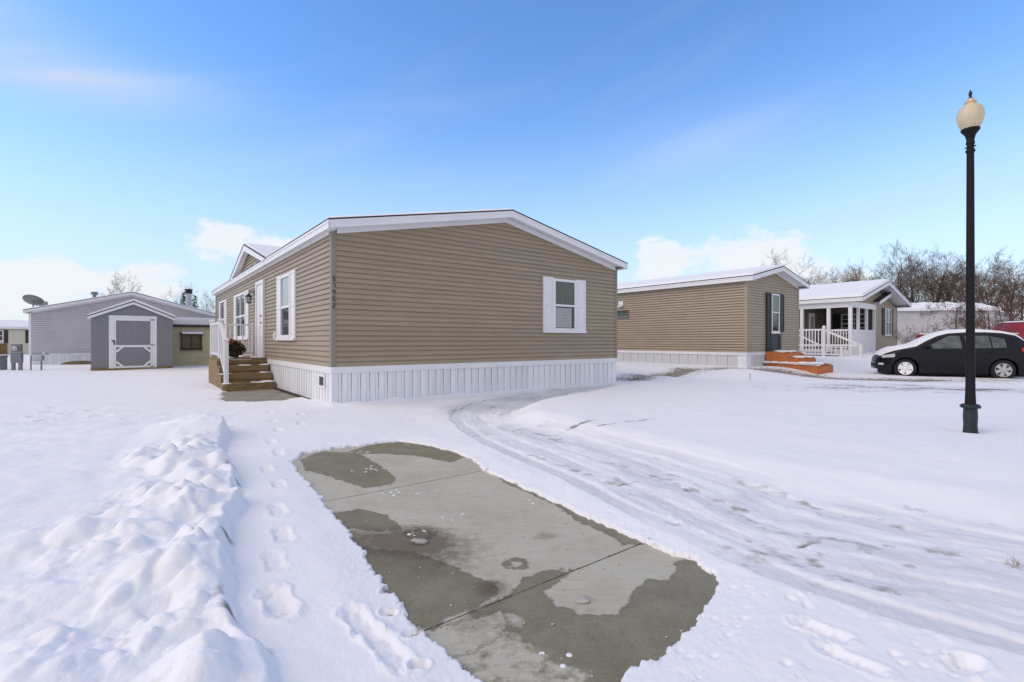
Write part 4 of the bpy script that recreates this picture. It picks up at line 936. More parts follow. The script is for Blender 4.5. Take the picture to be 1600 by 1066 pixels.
# ---- third tan home with the screened porch
A3, B3 = 27.911, 8.876; W3, L3 = 7.29, 15.
home3 = thing('manufactured_home', 'tan home with white post porch and snow-laden roof beyond the orange steps', 'house', ab(A3, B3), TH)
ZF3, K3, PX, PY = 3.13, .26, 3.5, 2.35         # porch recess: x 0..PX, y 0..PY
rg3 = W3/2
MB().prism([(PX, .3), (W3-.01, .3), (W3-.01, ZF3+.12), (PX, ZF3+.12)], .012, L3).build('wall', 'tan_light', home3)
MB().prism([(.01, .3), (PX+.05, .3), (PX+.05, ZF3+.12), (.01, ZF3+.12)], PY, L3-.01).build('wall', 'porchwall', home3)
MB().prism([(.0, ZF3+.0), (W3, ZF3+.0), (rg3, ZF3+K3*rg3)], -.01, L3).build('gable_wall', 'tan_light', home3)
b = MB(); z = ZF3+.08
while z < ZF3+K3*rg3-.1:
    front_course(b, (z-ZF3)/K3+.1, W3-(z-ZF3)/K3-.1, (z+.1-ZF3)/K3+.1, W3-(z+.1-ZF3)/K3-.1, z, .1, .025, -.01); z += .1
b.build('siding', 'tan_light', home3, kind='stuff')
courses_front(home3, W3, .62, ZF3+.12, .0001, rg3, .1, 'tan_light', single=False, x0=PX+.04)
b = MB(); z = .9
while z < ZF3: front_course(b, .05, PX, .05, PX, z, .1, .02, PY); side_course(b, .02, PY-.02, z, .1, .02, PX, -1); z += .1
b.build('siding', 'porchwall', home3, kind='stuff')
courses_side(home3, PY+.03, L3-.05, .8, ZF3+.05, .1, 'tan_light', single=False)
gable_roof(home3, W3, L3, ZF3+.34, K3, rg3, .30, .62, zf=ZF3, seed=6, snow=.13, fas=.2, frieze=False)
# lower gable over the right-hand bay
for x0, x1, z0, z1 in ((PX-.30, rg3+1.9, ZF3+.14, ZF3+.80),):
    MB().prism([(x0, z0+.1), (x1, z1+.1), (x1, z1-.06), (x0, z0-.08)], -.34, -.30).build('fascia', 'white', home3)
    MB().prism([(x0, z0+.10), (x1, z1+.10), (x1, z1+.13), (x0, z0+.13)], -.33, 0).build('bay_roof', 'shingle', home3)
    MB().prism([(x0+.03, z0+.0), (x1, z1+.0), (x1, z1+.03), (x0, z0+.03)], -.30, 0).build('soffit', 'white', home3)
# porch structure
MB().box(-.05, PX, -.02, PY, .55, .84).build('porch_floor', 'white', home3)
MB().box(-.05, PX+.05, -.06, .05, 2.93, 3.2).build('beam', 'white', home3); MB().box(-.08, .04, .051, PY, 2.93, 3.2).build('beam', 'white', home3)
for x, y, w in ((0, 0, .075), (1.05, 0, .06), (2.25, 0, .06), (3.42, 0, .06), (0, .95, .075), (0, 2.2, .075)):
    MB().box(x-w, x+w, y-w+.01, y+w, .55, 2.93).build('porch_post', 'white', home3)
MB().box(.08, 3.4, -.02, .05, 1.74, 1.84).build('porch_rail', 'white', home3)
for x0, x1 in ((.09, 1.0), (1.11, 2.19), (2.31, 3.36)): MB().box(x0, x1, -.01, .02, .6, 1.74).build('porch_panel', 'white', home3)
MB().box(-.03, .03, .10, .88, 1.76, 1.84).build('porch_rail', 'white', home3); MB().box(-.03, .03, .10, .88, .90, .96).build('porch_rail', 'white', home3)
for k in range(6): MB().box(-.018, .018, .16+k*.12, .20+k*.12, .96, 1.76).build('baluster', 'white', home3)
dd_ = MB().box(1.15, 1.85, PY-.06, PY-.005, .86, 2.78).build('door', 'white', home3); MB().box(1.32, 1.68, PY-.07, PY-.062, 1.35, 2.6).build('door_glass', 'glass_pale', dd_)
MB().tube([(2.6, PY-.02, 2.6), (2.6, PY-.12, 2.65), (2.6, PY-.13, 2.45)], [.03, .05, .06], 8).build('wall_lamp', 'metal', home3)
Pp = lambda s, o, z: (PX-o, s, z)
window(home3, Pp, .30, 1.55, 1.7, 2.75, .05, .05, ('glass', 'glass'), .5, [(1.57, 1.95, 1.6, 2.78, 'shutter')], muntin=(2, 4))
window(home3, Pf, 5.02, 6.10, 1.60, 3.06, .05, .05, ('glass', 'glass'), .5, [(4.6, 5.0, 1.58, 3.08, 'brown_shutter'), (6.12, 6.45, 1.58, 3.08, 'brown_shutter')], mull=1)
MB().box(W3-.06, W3+.02, -.03, .06, .6, ZF3+.1).build('corner_post', 'tan_light', home3)
chair = thing('patio_chair', 'beige cushioned chair on the white post porch', 'chair', ab(A3+1.6, B3+.8, .84), TH+.6)
MB().box(-.33, .33, -.3, .3, .30, .48).build('seat', 'cover', chair, True, .05); MB().box(-.36, .36, .22, .36, .40, 1.06).build('backrest', 'cover', chair, True, .06)
for s in (-1, 1): MB().box(s*.36-.04, s*.36+.04, -.3, .3, .3, .64).build('armrest', 'brown', chair)
for x, y in ((-.3, -.25), (.3, -.25), (-.3, .25), (.3, .25)): MB().box(x-.03, x+.03, y-.03, y+.03, 0, .3).build('leg', 'brown', chair)
# white stair and ramp rail before the porch
ramp = thing('stair_railing', 'white balustrade of stairs and landing before the screened porch', 'railing', ab(A3-1.0, 10.87), TH-PI/2)
def ramp_rail():
    PO = lambda x, z0, z1, w=.05: MB().box(x-w, x+w, -w, w, z0, z1).build('newel_post', 'white', ramp)
    def run(x0, z0, x1, z1, w=.045): MB().bar((x0, 0, z0), (x1, 0, z1), .05, w*1.6).build('rail', 'white', ramp)
    PO(-.02, .3, 1.86); PO(1.18, .3, 1.92, .06); PO(2.72, .25, 1.06); PO(1.95, .3, 1.0, .035)
    MB().lathe([(.085, 1.92), (.085, 1.97), (.02, 2.02)], n=8).build('post_cap', 'snow', ramp).location = (1.18, 0, 0)
    run(.0, 1.82, 1.15, 1.82, .05); run(0, 1.58, 1.0, 1.05); run(0, 1.04, 2.65, 1.06, .055); run(1.2, 1.80, 2.72, 1.06, .06); run(0, .62, 2.0, .6)
    for k in range(8): MB().box(.1+k*.14-.02, .1+k*.14+.02, -.02, .02, .62, 1.8).build('baluster', 'white', ramp)
    for k in range(6): MB().box(1.3+k*.2-.018, 1.3+k*.2+.018, -.018, .018, .62, 1.05).build('baluster', 'white', ramp)
    MB().box(-.05, 1.25, .1, 1.3, .70, .80).build('landing', 'skirt', ramp)
    for k in range(3): MB().box(1.28+k*.45, 1.7+k*.45, .1, 1.3, .52-k*.13, .58-k*.13).build('stair_tread', 'wood_grey', ramp)
    MB().box(1.3, 2.7, .08, .11, .15, .42).build('skirt_board', 'skirt', ramp)
ramp_rail()

# ---- grey home on the left
A4, B4 = -4.138, 34.81; W4, L4 = 8.2, 12.
home4 = thing('manufactured_home', 'pale grey home with satellite dishes and chimney behind the shed', 'house', ab(A4, B4), TH)
wall_core(home4, W4, L4, .0, 2.66, .27, W4/2, 'grey_siding')
courses_front(home4, W4, .60, 2.66, .27, W4/2, .105, 'grey_siding', single=False, d=.042); courses_side(home4, .05, L4, .6, 2.7, .105, 'grey_siding', single=False)
for x in (0, W4): MB().box(x-.05, x+.05, -.03, .06, .6, 2.75).build('corner_post', 'white', home4)
MB().box(-.03, W4+.03, -.035, -.002, .50, .60).build('trim_band', 'white', home4)
skirting(home4, 0, 25, .328, -.2, .498, 'skirt', 'front')
gable_roof(home4, W4, L4, 2.90, .27, W4/2, .22, .30, zf=2.66, seed=8, snow=.04, fas=.17)
MB().lathe([(.16, 0), (.16, .95), (.14, .95)], (6.92, 2.0, 3.3), 14).build('chimney', 'galv', home4, True)
MB().lathe([(.20, .90), (.20, 1.10), (.22, 1.1), (.22, 1.17), (.0, 1.19)], (6.92, 2.0, 3.34), 14).build('chimney_cap', 'black', home4, True)
MB().lathe([(.09, -.2), (.09, .18), (.17, .18), (.17, .30), (.12, .34)], (2.42, 1.8, 3.72), 12).build('roof_vent', 'metal', home4, True)
def dish(loc, r, tilt, yaw, label, grp=None):
    d_ = thing('satellite_dish', label, 'satellite dish', loc, 0)
    q = Vector(tilt).to_track_quat('Z', 'Y').to_matrix()
    b = MB(); n = 24; rings = []
    for rr, dz in ((.02, .0), (.3, .012), (.6, .05), (.85, .11), (1., .16), (1.0, .13), (.85, .08), (.6, .02), (.3, -.02), (.02, -.03)):
        rings.append([tuple(q @ Vector((rr*r*math.cos(2*PI*k/n), rr*r*1.06*math.sin(2*PI*k/n), dz*r))+Vector((0, 0, r*.75))) for k in range(n)])
    b.loft(rings); b.build('reflector', 'metal', d_, True)
    top = Vector((0, 0, r*.72))
    MB().tube([(0, 0, -.15), (0, 0, r*.35), tuple(q @ Vector((0, 0, -.04*r))+top)], .028, 8).build('mast', 'metal', d_, True)
    a0 = q @ Vector((0, -r*.9, .13*r))+top; a1 = q @ Vector((0, -r*.35, .75*r))+top
    MB().tube([tuple(q @ Vector((0, -r*.2, -.02*r))+top), tuple(a0), tuple(a1)], .018, 6).build('feed_arm', 'metal', d_, True)
    MB().box(a1.x-.05, a1.x+.05, a1.y-.05, a1.y+.05, a1.z-.04, a1.z+.05).build('receiver', 'metal', d_)
    return d_
dish(ab(A4-.05, B4+1.4, 3.05), .44, (-.16, .54, .82), 0, 'large tilted grey satellite dish on the grey home roof corner')
dish(ab(A4+.45, B4+1.0, 2.98), .22, (-.2, -.9, .35), 0, 'small round satellite dish beside the big dish')
MB().blob((0, 0, 0), .5, 4, 3, (1.6, .7, .5), .3).build('soil_mound', 'mound', None, True, loc=ab(A4+2.2, B4-.8, .02), label='low brown mound against the grey home skirting, left of the shed', cat='mound', rotz=TH)

# ---- pale yellow lean-to
A5, B5 = 1.45, 29.1
lean = thing('lean_to', 'pale yellow addition with thick snow on its flat roof', 'building', ab(A5, B5), TH)
MB().box(0, 4, .012, 4.5, .0, 2.0).build('wall', 'yellow', lean)
b = MB(); z = .02
while z < 1.95: front_course(b, 0, 4, 0, 4, z, .15, .022); z += .15
b.build('siding', 'yellow', lean, kind='stuff')
MB().box(-.12, 4.1, -.16, 4.6, 1.96, 2.06).build('roof', 'brown', lean)
b = MB(); b.box(-.14, 4.1, -.2, 4.6, 2.06, 2.42); b.build('roof_snow', 'snow', lean, True, .07)
window(lean, Pf, .42, 1.30, .86, 1.62, .055, .10, ('brownglass', 'brownglass'), .02, fmat='brown', mull=1, sill=True)
MB().prism([(-.22, 1.60), (0, 1.68), (0, 1.62), (-.22, 1.56)], .38, 1.34, 'x').build('window_hood', 'brown', lean); MB().prism([(-.24, 1.61), (0, 1.69), (0, 1.75), (-.20, 1.70)], .46, 1.34, 'x').build('hood_snow', 'snow', lean)

# ---- cream home far left
cream = thing('manufactured_home', 'cream home with dark brown shutters at the far left edge', 'house', (-51.2, 40.7, 0), TH)
MB().box(0, 12, .012, 6, -.4, 2.46).build('wall', 'cream', cream)
b = MB(); z = .02
while z < 2.3: front_course(b, 0, 12, 0, 12, z, .12, .018); z += .12
b.build('siding', 'cream', cream, kind='stuff')
MB().box(-.3, 12.3, -.28, -.25, 2.38, 2.53).build('fascia', 'white', cream)
MB().prism([(-.27, 2.44), (3, 3.05), (6.3, 2.44), (6.3, 2.53), (3, 3.15), (-.27, 2.53)], -.3, 12.3, 'x').build('roof', 'shingle', cream)
MB().prism([(-.26, 2.535), (3, 3.155), (6.3, 2.535), (6.2, 2.62), (3, 3.27), (-.2, 2.62)], -.28, 12.28, 'x').build('roof_snow', 'snow', cream)
MB().box(-.05, 6.55, -.07, -.027, -.4, 1.02).build('brick_base', 'brick', cream)
for s_ in (5.35, 8.05):
    window(cream, Pf, s_, s_+.95, 1.25, 2.22, .06, .05, ('glass', 'glass'), .5, [(s_-.32, s_-.04, 1.05, 2.25, 'brown_shutter'), (s_+.99, s_+1.25, 1.05, 2.25, 'brown_shutter')])

# ---- grey home behind the porch home and the far white one
def plain_home(label, a, b, W, L, z0, ze, k, siding, snow, fas=.15):
    r_ = thing('manufactured_home', label, 'house', ab(a, b), TH)
    # ridge along x: eaves face the viewer
    MB().box(0, W, .012, L, z0-.5, ze).build('wall', siding, r_)
    bb = MB(); z = z0
    while z < ze-.1: front_course(bb, 0, W, 0, W, z, .11, .022); side_course(bb, 0, L, z, .11, .022, 0, -1); z += .11
    bb.build('siding', siding, r_, kind='stuff')
    MB().box(-.3, W+.3, -.25, -.22, ze-.05, ze+.14).build('fascia', 'white', r_)
    MB().prism([(-.24, ze+.02), (L/2, ze+.02+k*(L/2)), (L+.25, ze+.02), (L+.25, ze+.10), (L/2, ze+.1+k*(L/2)), (-.24, ze+.10)], -.3, W+.3, 'x').build('roof', 'shingle', r_)
    MB().prism([(0, ze), (L, ze), (L/2, ze+k*L/2)], .0, W, 'x').build('gable_wall', siding, r_)
    XX, YY = np.meshgrid(np.linspace(-.28, W+.28, 60), np.linspace(-.24, L/2, 18), indexing='ij'); n_ = fbm(XX*1.1, YY*1.1, 4, 300)
    Z = ze+.10+k*(YY+.24)+snow*(np.clip(n_*1.6+.75, -.4, 1.2))*np.clip((YY+.24)/.15, 0, 1)**.5
    vs = [(float(p), float(q), float(s)) for p, q, s in zip(XX.ravel(), YY.ravel(), Z.ravel())]
    MB().add(vs, [(i*18+j, (i+1)*18+j, (i+1)*18+j+1, i*18+j+1) for i in range(59) for j in range(17)]).build('roof_snow', 'snow', r_, True)
    return r_
def place_xy(px, d): return ((px-800)/766*d, d)
def ab_of(x, y): return (x*CT+y*ST, -x*ST+y*CT)
q = ab_of(*place_xy(1385, 37)); g4 = plain_home('long grey home with patchy snow roof behind the shrubs on the right', q[0], q[1], 7.2, 5, 1.0, 3.55, .22, 'grey_siding', .09)
g4.rotation_euler.z = R(-8)
q = ab_of(*place_xy(1512, 48)); g5 = plain_home('distant white home at the right edge behind the red truck', q[0], q[1], 16, 6, 1.0, 3.3, .2, 'cream', .14)
g5.rotation_euler.z = R(-14)

# ---------------------------------------------------------------- street lamp
def street_lamp(loc, s=1., label='', full=True):
    t = thing('street_lamp', label, 'street lamp', loc, 0, None)
    MB().lathe([(.105, -.15), (.105, .0), (.098, .12), (.088, .22), (.095, .34), (.088, .44), (.088, .445)], n=24).build('pole_base', 'polebase', t, True)
    MB().lathe([(.088, .44), (.13, .455), (.135, .475), (.11, .50), (.08, .505)], n=24).build('collar', 'polebase', t, True)
    MB().lathe([(.072, .50), (.067, .62), (.064, .66), (.058, 1.2), (.052, 3.0), (.048, 3.86), (.05, 3.87)], n=24).build('pole', 'pole', t, True)
    MB().lathe([(.05, 3.86), (.062, 3.875), (.062, 3.895), (.048, 3.91), (.048, 3.97), (.058, 3.98), (.056, 4.0), (.05, 4.03), (.07, 4.10), (.115, 4.15), (.125, 4.165), (.12, 4.18)], n=24).build('fitter', 'pole', t, True)
    for a in (.4, 1.97, 3.54, 5.1): MB().tube([(.048*math.cos(a), .048*math.sin(a), 3.94), (.075*math.cos(a), .075*math.sin(a), 3.94)], .009, 6).build('bolt', 'pole', t)
    MB().lathe([(.10, 4.165), (.13, 4.20), (.165, 4.27), (.18, 4.34), (.17, 4.41), (.14, 4.465), (.10, 4.495), (.075, 4.505), (.072, 4.52), (.085, 4.53), (.075, 4.545), (.055, 4.56), (.05, 4.58), (.02, 4.59)], n=28).build('globe', 'globe', t, True)
    MB().lathe([(.035, 4.585), (.03, 4.60), (.012, 4.61), (.022, 4.63), (.026, 4.65), (.018, 4.675), (.004, 4.70)], n=14).build('finial', 'black', t, True)
    t.scale = (.74, .74, .915)
    return t
street_lamp((5.61, 6.0, .03), label='tall black street lamp with cream globe standing in the snow on the right')
t = street_lamp((-25.3, 40.5, -.6), label='far street lamp with cream globe above the yellow addition roof')

# ---------------------------------------------------------------- utility pedestals on the left
def utilities():
    x, y = -20.6, 20.4; z = .0
    t = thing('meter_pedestal', 'grey electric meter pedestal on two posts beside the grey home', 'electric meter', (x, y, z), R(15))
    MB().box(-.18, .18, -.08, .08, .35, .78).build('cabinet', 'metal', t, bevel=.01); MB().box(-.16, .16, -.07, .07, .80, 1.13).build('meter_box', 'metal', t, bevel=.01)
    MB().lathe([(.10, 0), (.10, .07), (.06, .10)], n=16).build('meter_glass', 'galv', t, True).location = (0, -.07, .95)
    t.children[-1].rotation_euler = (R(90), 0, 0)
    for s in (-1, 1): MB().box(s*.12-.05, s*.12+.05, -.05, .05, -.2, .35).build('leg', 'metal', t)
    t = thing('utility_box', 'low grey utility box cut off by the left edge', 'utility box', (-21.6, 20.6, 0), R(10))
    MB().box(-.22, .22, -.18, .18, -.1, .58).build('cabinet', 'metal', t, bevel=.02); MB().box(-.24, .24, -.2, .2, .58, .66).build('lid', 'metal', t, bevel=.02)
    t = thing('gas_meter', 'small pipe-mounted gas meter beside the meter pedestal', 'gas meter', (-19.8, 20.5, 0), R(15))
    MB().box(-.17, .17, -.12, .12, .42, .66).build('meter_body', 'galv', t, True, .05)
    MB().tube([(-.26, 0, -.2), (-.26, 0, .6), (-.2, 0, .72), (.3, 0, .72), (.36, 0, .70)], .025, 8).build('pipe', 'metal', t, True); MB().tube([(.10, 0, -.2), (.10, 0, .45)], .03, 8).build('riser_pipe', 'metal', t, True)
    MB().lathe([(.08, .0), (.10, .06), (.05, .1)], (.22, 0, .68), 10).build('regulator', 'galv', t, True)
utilities()
st = thing('marker_stake', 'thin pale marker stake standing in the snow before the narrow tan home', 'stake', (6.75, 13.9, 0), 0)
MB().box(-.02, .02, -.012, .012, -.1, .32).build('post', 'skirt_grey', st); MB().box(-.024, .024, -.016, .016, .32, .34).build('cap', 'white', st)

# ---------------------------------------------------------------- black hatchback under snow
def hatchback():
    yaw = R(-25)
    f = Vector((13.65, 17.0, 0)); dirv = Vector((math.cos(yaw), math.sin(yaw), 0))
    org = f-dirv*.86
    car = thing('parked_car', 'black hatchback with snow on its roof and bonnet', 'car', (org.x, org.y, -.01), yaw)
    side = Vector((-dirv.y, dirv.x, 0))       # local +y points away from the viewer; move the centre line back by half the width
    car.location += side*.82; car.scale = (1.0, 1.0, 1.05)
    XW = (.86, 3.42); RW = .315; LN = 4.22
    ctrl_top = [(.10, .50), (.13, .62), (.20, .70), (.34, .81), (.6, .91), (.95, .985), (1.18, 1.04), (1.5, 1.23), (1.8, 1.38), (2.1, 1.465), (2.6, 1.50), (3.1, 1.50), (3.5, 1.465), (3.82, 1.39), (4.02, 1.22), (4.13, 1.0), (4.19, .82), (4.22, .62)]
    ct = np.array(ctrl_top)
    def zt(x): return float(np.interp(x, ct[:, 0], ct[:, 1]))
    def zb(x):
        z = .17+.10*max(0, 1-(x-.10)/.35)+.10*max(0, 1-(LN-x)/.4)
        for w in XW:
            q = .375**2-(x-w)**2
            if q > 0: z = max(z, .30+math.sqrt(q))
        return z
    def half(x, z):
        w = .845-.05*np.clip((.45-z)/.25, 0, 1)-.01*abs(z-.65)
        w -= .335*np.clip((z-.93)/.55, 0, 1)**1.15
        n = 1-.60*np.clip((.80-x)/.70, 0, 1)**2.6-.22*np.clip((x-3.55)/.67, 0, 1)**2.2
        return w*n
    xs = np.unique(np.concatenate([np.linspace(.10, .4, 16), np.linspace(.4, LN, 84), [w+.375*math.cos(a) for w in XW for a in np.linspace(0, PI, 15)], [w-.3751 for w in XW], [w+.3751 for w in XW]]))
    NZ = 20
    def column(x):
        b_, t_ = zb(x), zt(x); pts = []
        for k in range(NZ):
            u = k/(NZ-1); z = b_+(t_-b_)*(1-(1-u)**1.25); h_ = half(x, z); e = max(0, (z-(t_-.10))/.10); h_ *= 1-.10*min(1, e)**2
            pts.append((x, h_, z))
        return pts
    cols = [column(float(x)) for x in xs]
    mb = MB()
    ring = []
    for c in cols:
        near = [(p[0], -p[1], p[2]) for p in c]; far = [(p[0], p[1], p[2]) for p in reversed(c)]
        t_ = c[-1]; mid = [(t_[0], -t_[1]*.5, t_[2]+.018), (t_[0], 0, t_[2]+.025), (t_[0], t_[1]*.5, t_[2]+.018)]
        ring.append(near+mid+far)
    mb.loft(ring, True, True); body = mb.build('body', 'car', car, True)
    def patch(poly, off, nx=14, nz=5, s=-1):
        """panel on the body side, given as top and bottom edges over x, standing off the surface"""
        b = MB(); (xa, xb, lo, hi) = poly; v = []
        for i in range(nx+1):
            x = xa+(xb-xa)*i/nx
            for j in range(nz+1):
                z = lo(x)+(hi(x)-lo(x))*j/nz; v.append((x, s*(half(x, z)+off), z))
        m_ = nz+1; f_ = [(i*m_+j, (i+1)*m_+j, (i+1)*m_+j+1, i*m_+j+1) for i in range(nx) for j in range(nz)]
        w = [(p[0], p[1]-s*.02, p[2]) for p in v]; o = len(v)
        edge = [k*m_ for k in range(nx+1)]+[nx*m_+k for k in range(1, m_)]+[k*m_+nz for k in range(nx-1, -1, -1)]+[k for k in range(nz-1, 0, -1)]
        fs = f_+[(edge[k], edge[(k+1) % len(edge)], edge[(k+1) % len(edge)]+o, edge[k]+o) for k in range(len(edge))]
        b.add(v+w, fs); return b
    belt = lambda x: .955+.02*(x-1.4)
    roofl = lambda x: min(zt(x)-.075, 1.375)
    for s in (-1, 1):
        patch((1.50, 2.38, belt, lambda x: max(belt(x)+.01, min(roofl(x), .975+(x-1.45)*.55+.05))), .004, 16, 5, s).build('window', 'carglass', car, True)
        patch((2.50, 3.12, belt, roofl), .004, 10, 5, s).build('window', 'carglass', car, True)
        patch((3.16, 3.50, belt, lambda x: min(roofl(x), 1.36-(x-3.16)*.25)), .004, 8, 5, s).build('window', 'carglass', car, True)
        d1 = patch((1.36, 2.42, lambda x: .30, lambda x: belt(x)-.012), .007, 16, 6, s).build('door', 'car', car, True)
        d2 = patch((2.435, 3.28, lambda x: max(.30, zb(x)+.03), lambda x: belt(x)-.012), .007, 16, 6, s).build('door', 'car', car, True)
        for d_, x in ((d1, 2.16), (d2, 3.02)):
            y = s*(half(x, .86)+.02); MB().box(x, x+.2, min(y, y+s*.03), max(y, y+s*.03), .845, .875).build('handle', 'car', d_, bevel=.006)
        y = s*(half(1.55, .98)); b = MB().blob((1.50, y+s*.10, 1.02), .10, 3, 2, (.6, 1.0, .75), .1); b.build('mirror', 'car', car, True)
        patch((.24, .56, lambda x: .62+.10*x, lambda x: .68+.20*x), .006, 8, 3, s).build('headlight', 'lens', car, True)
        patch((3.86, 4.16, lambda x: .87+.10*(4.16-x), lambda x: 1.01-.02*(4.16-x)-.10*max(0, 4.0-x)), .012, 8, 3, s).build('tail_light', 'redlight', car, True)
        patch((.16, .28, lambda x: .40, lambda x: .47), .006, 4, 2, s).build('fog_light', 'lens', car, True)
    for i, w in enumerate(XW):
        for s in (-1, 1):
            wh = thing('wheel', '', '', (0, 0, 0)); 
            for k_ in ('label', 'category'):
                if k_ in wh: del wh[k_]
            wh.parent = car; wh.location = (w, s*.71, .305); wh.rotation_euler = (R(90)*1, 0, 0) if s < 0 else (R(-90), 0, 0)
            MB().lathe([(.20, -.10), (.30, -.10), (.315, -.07), (.315, .07), (.30, .10), (.215, .105), (.20, .06)], n=32).build('tyre', 'tyre', wh, True)
            r_ = MB().lathe([(.20, .06), (.215, .10), (.205, .105), (.19, .085), (.185, .04), (.02, .035)], n=32); rm = 'snow' if (i == 0) else 'rim'
            for k in range(5 if i == 0 else 6):
                a = 2*PI*k/(5 if i == 0 else 6)+.3; ww = .085 if i == 0 else .055
                c_, s_ = math.cos(a), math.sin(a)
                r_.add([(c_*.03-s_*ww*.6, s_*.03+c_*ww*.6, .085), (c_*.03+s_*ww*.6, s_*.03-c_*ww*.6, .085), (c_*.20+s_*ww, s_*.20-c_*ww, .085), (c_*.20-s_*ww, s_*.20+c_*ww, .085),
                        (c_*.03-s_*ww*.6, s_*.03+c_*ww*.6, .05), (c_*.03+s_*ww*.6, s_*.03-c_*ww*.6, .05), (c_*.20+s_*ww, s_*.20-c_*ww, .05), (c_*.20-s_*ww, s_*.20+c_*ww, .05)],
                       [(0, 1, 2, 3), (4, 7, 6, 5), (0, 4, 5, 1), (1, 5, 6, 2), (2, 6, 7, 3), (3, 7, 4, 0)])
            r_.lathe([(.055, .05), (.06, .09), (.03, .10), (.005, .10)], n=14)
            r_.build('rim', rm, wh); MB().lathe([(.195, .02), (.005, .025)], n=24).build('brake_disc', 'hole', wh)
    # snow: bonnet, screen, roof and tail
    sx = np.concatenate([np.linspace(.2, 4.02, 90)]); sn = []
    for x in sx:
        x = float(x); t_ = zt(x); hw = half(x, t_)*.90; th = (.062+.012*math.sin(x*3.1))*min(1, (x-.16)/.35)*min(1, (4.06-x)/.12); th = max(th, .004)
        row = []
        ys = [-1.0, -.99, -.93, -.8, -.5, 0, .5, .8, .93, .99, 1.0]; hs = [-.35, .35, .75, .95, 1.05, 1.1, 1.05, .95, .75, .35, -.35]
        for yy, hh in zip(ys, hs): row.append((x, yy*(hw+.012), t_+.020*(1-yy*yy)+th*hh*(1+.12*math.sin(x*9+yy*6))+.004))
        sn.append(row)
    MB().loft(sn, False, False).build('snow_cover', 'snow', car, True)
    MB().box(.085, .12, -.28, .28, .34, .44).build('grille', 'hole', car)
    ub = MB().box(.35, 4.0, -.60, .60, .10, .30)
    for w in XW: ub.box(w-.40, w+.40, -.60, .60, .101, .72)
    ub.build('underbody', 'hole', car)
hatchback()

def red_truck():
    t = thing('red_pickup', 'red pickup truck mostly hidden behind the black hatchback', 'truck', (19.75, 23.2, .36), R(-6)); t.scale = (1.4, 1, 1)
    prof = [(0, .45), (.0, 1.15), (.05, 1.22), (2.3, 1.22), (2.32, 1.28), (2.55, 1.72), (2.75, 1.78), (4.0, 1.76), (4.3, 1.62), (4.75, 1.20), (5.9, 1.05), (6.0, .9), (6.0, .45)]
    MB().prism(prof, -.9, .9).build('body', 'red', t, True, .05)
    MB().prism([(2.72, 1.24), (2.85, 1.64), (3.45, 1.66), (3.45, 1.24)], -.915, -.895).build('window', 'carglass', t); MB().prism([(3.55, 1.24), (3.55, 1.66), (3.95, 1.65), (4.4, 1.24)], -.915, -.895).build('window', 'carglass', t)
    MB().box(.08, 2.25, -.85, .85, 1.19, 1.27).build('snow_cover', 'snow', t, bevel=.03); MB().prism([(2.6, 1.77), (4.05, 1.77), (3.95, 1.83), (2.7, 1.83)], -.85, .85).build('snow_cover', 'snow', t)
    for x in (1.1, 4.9):
        for s in (-1, 1):
            w = MB().lathe([(.2, -.12), (.36, -.12), (.38, -.08), (.38, .08), (.36, .12), (.2, .12)], n=20).build('wheel', 'tyre', t, True); w.location = (x, s*.82, .3); w.rotation_euler = (R(90), 0, 0)
            MB().lathe([(.21, -.09), (.21, .10), (.03, .11)], n=16).build('rim', 'rim', w, True)
red_truck()

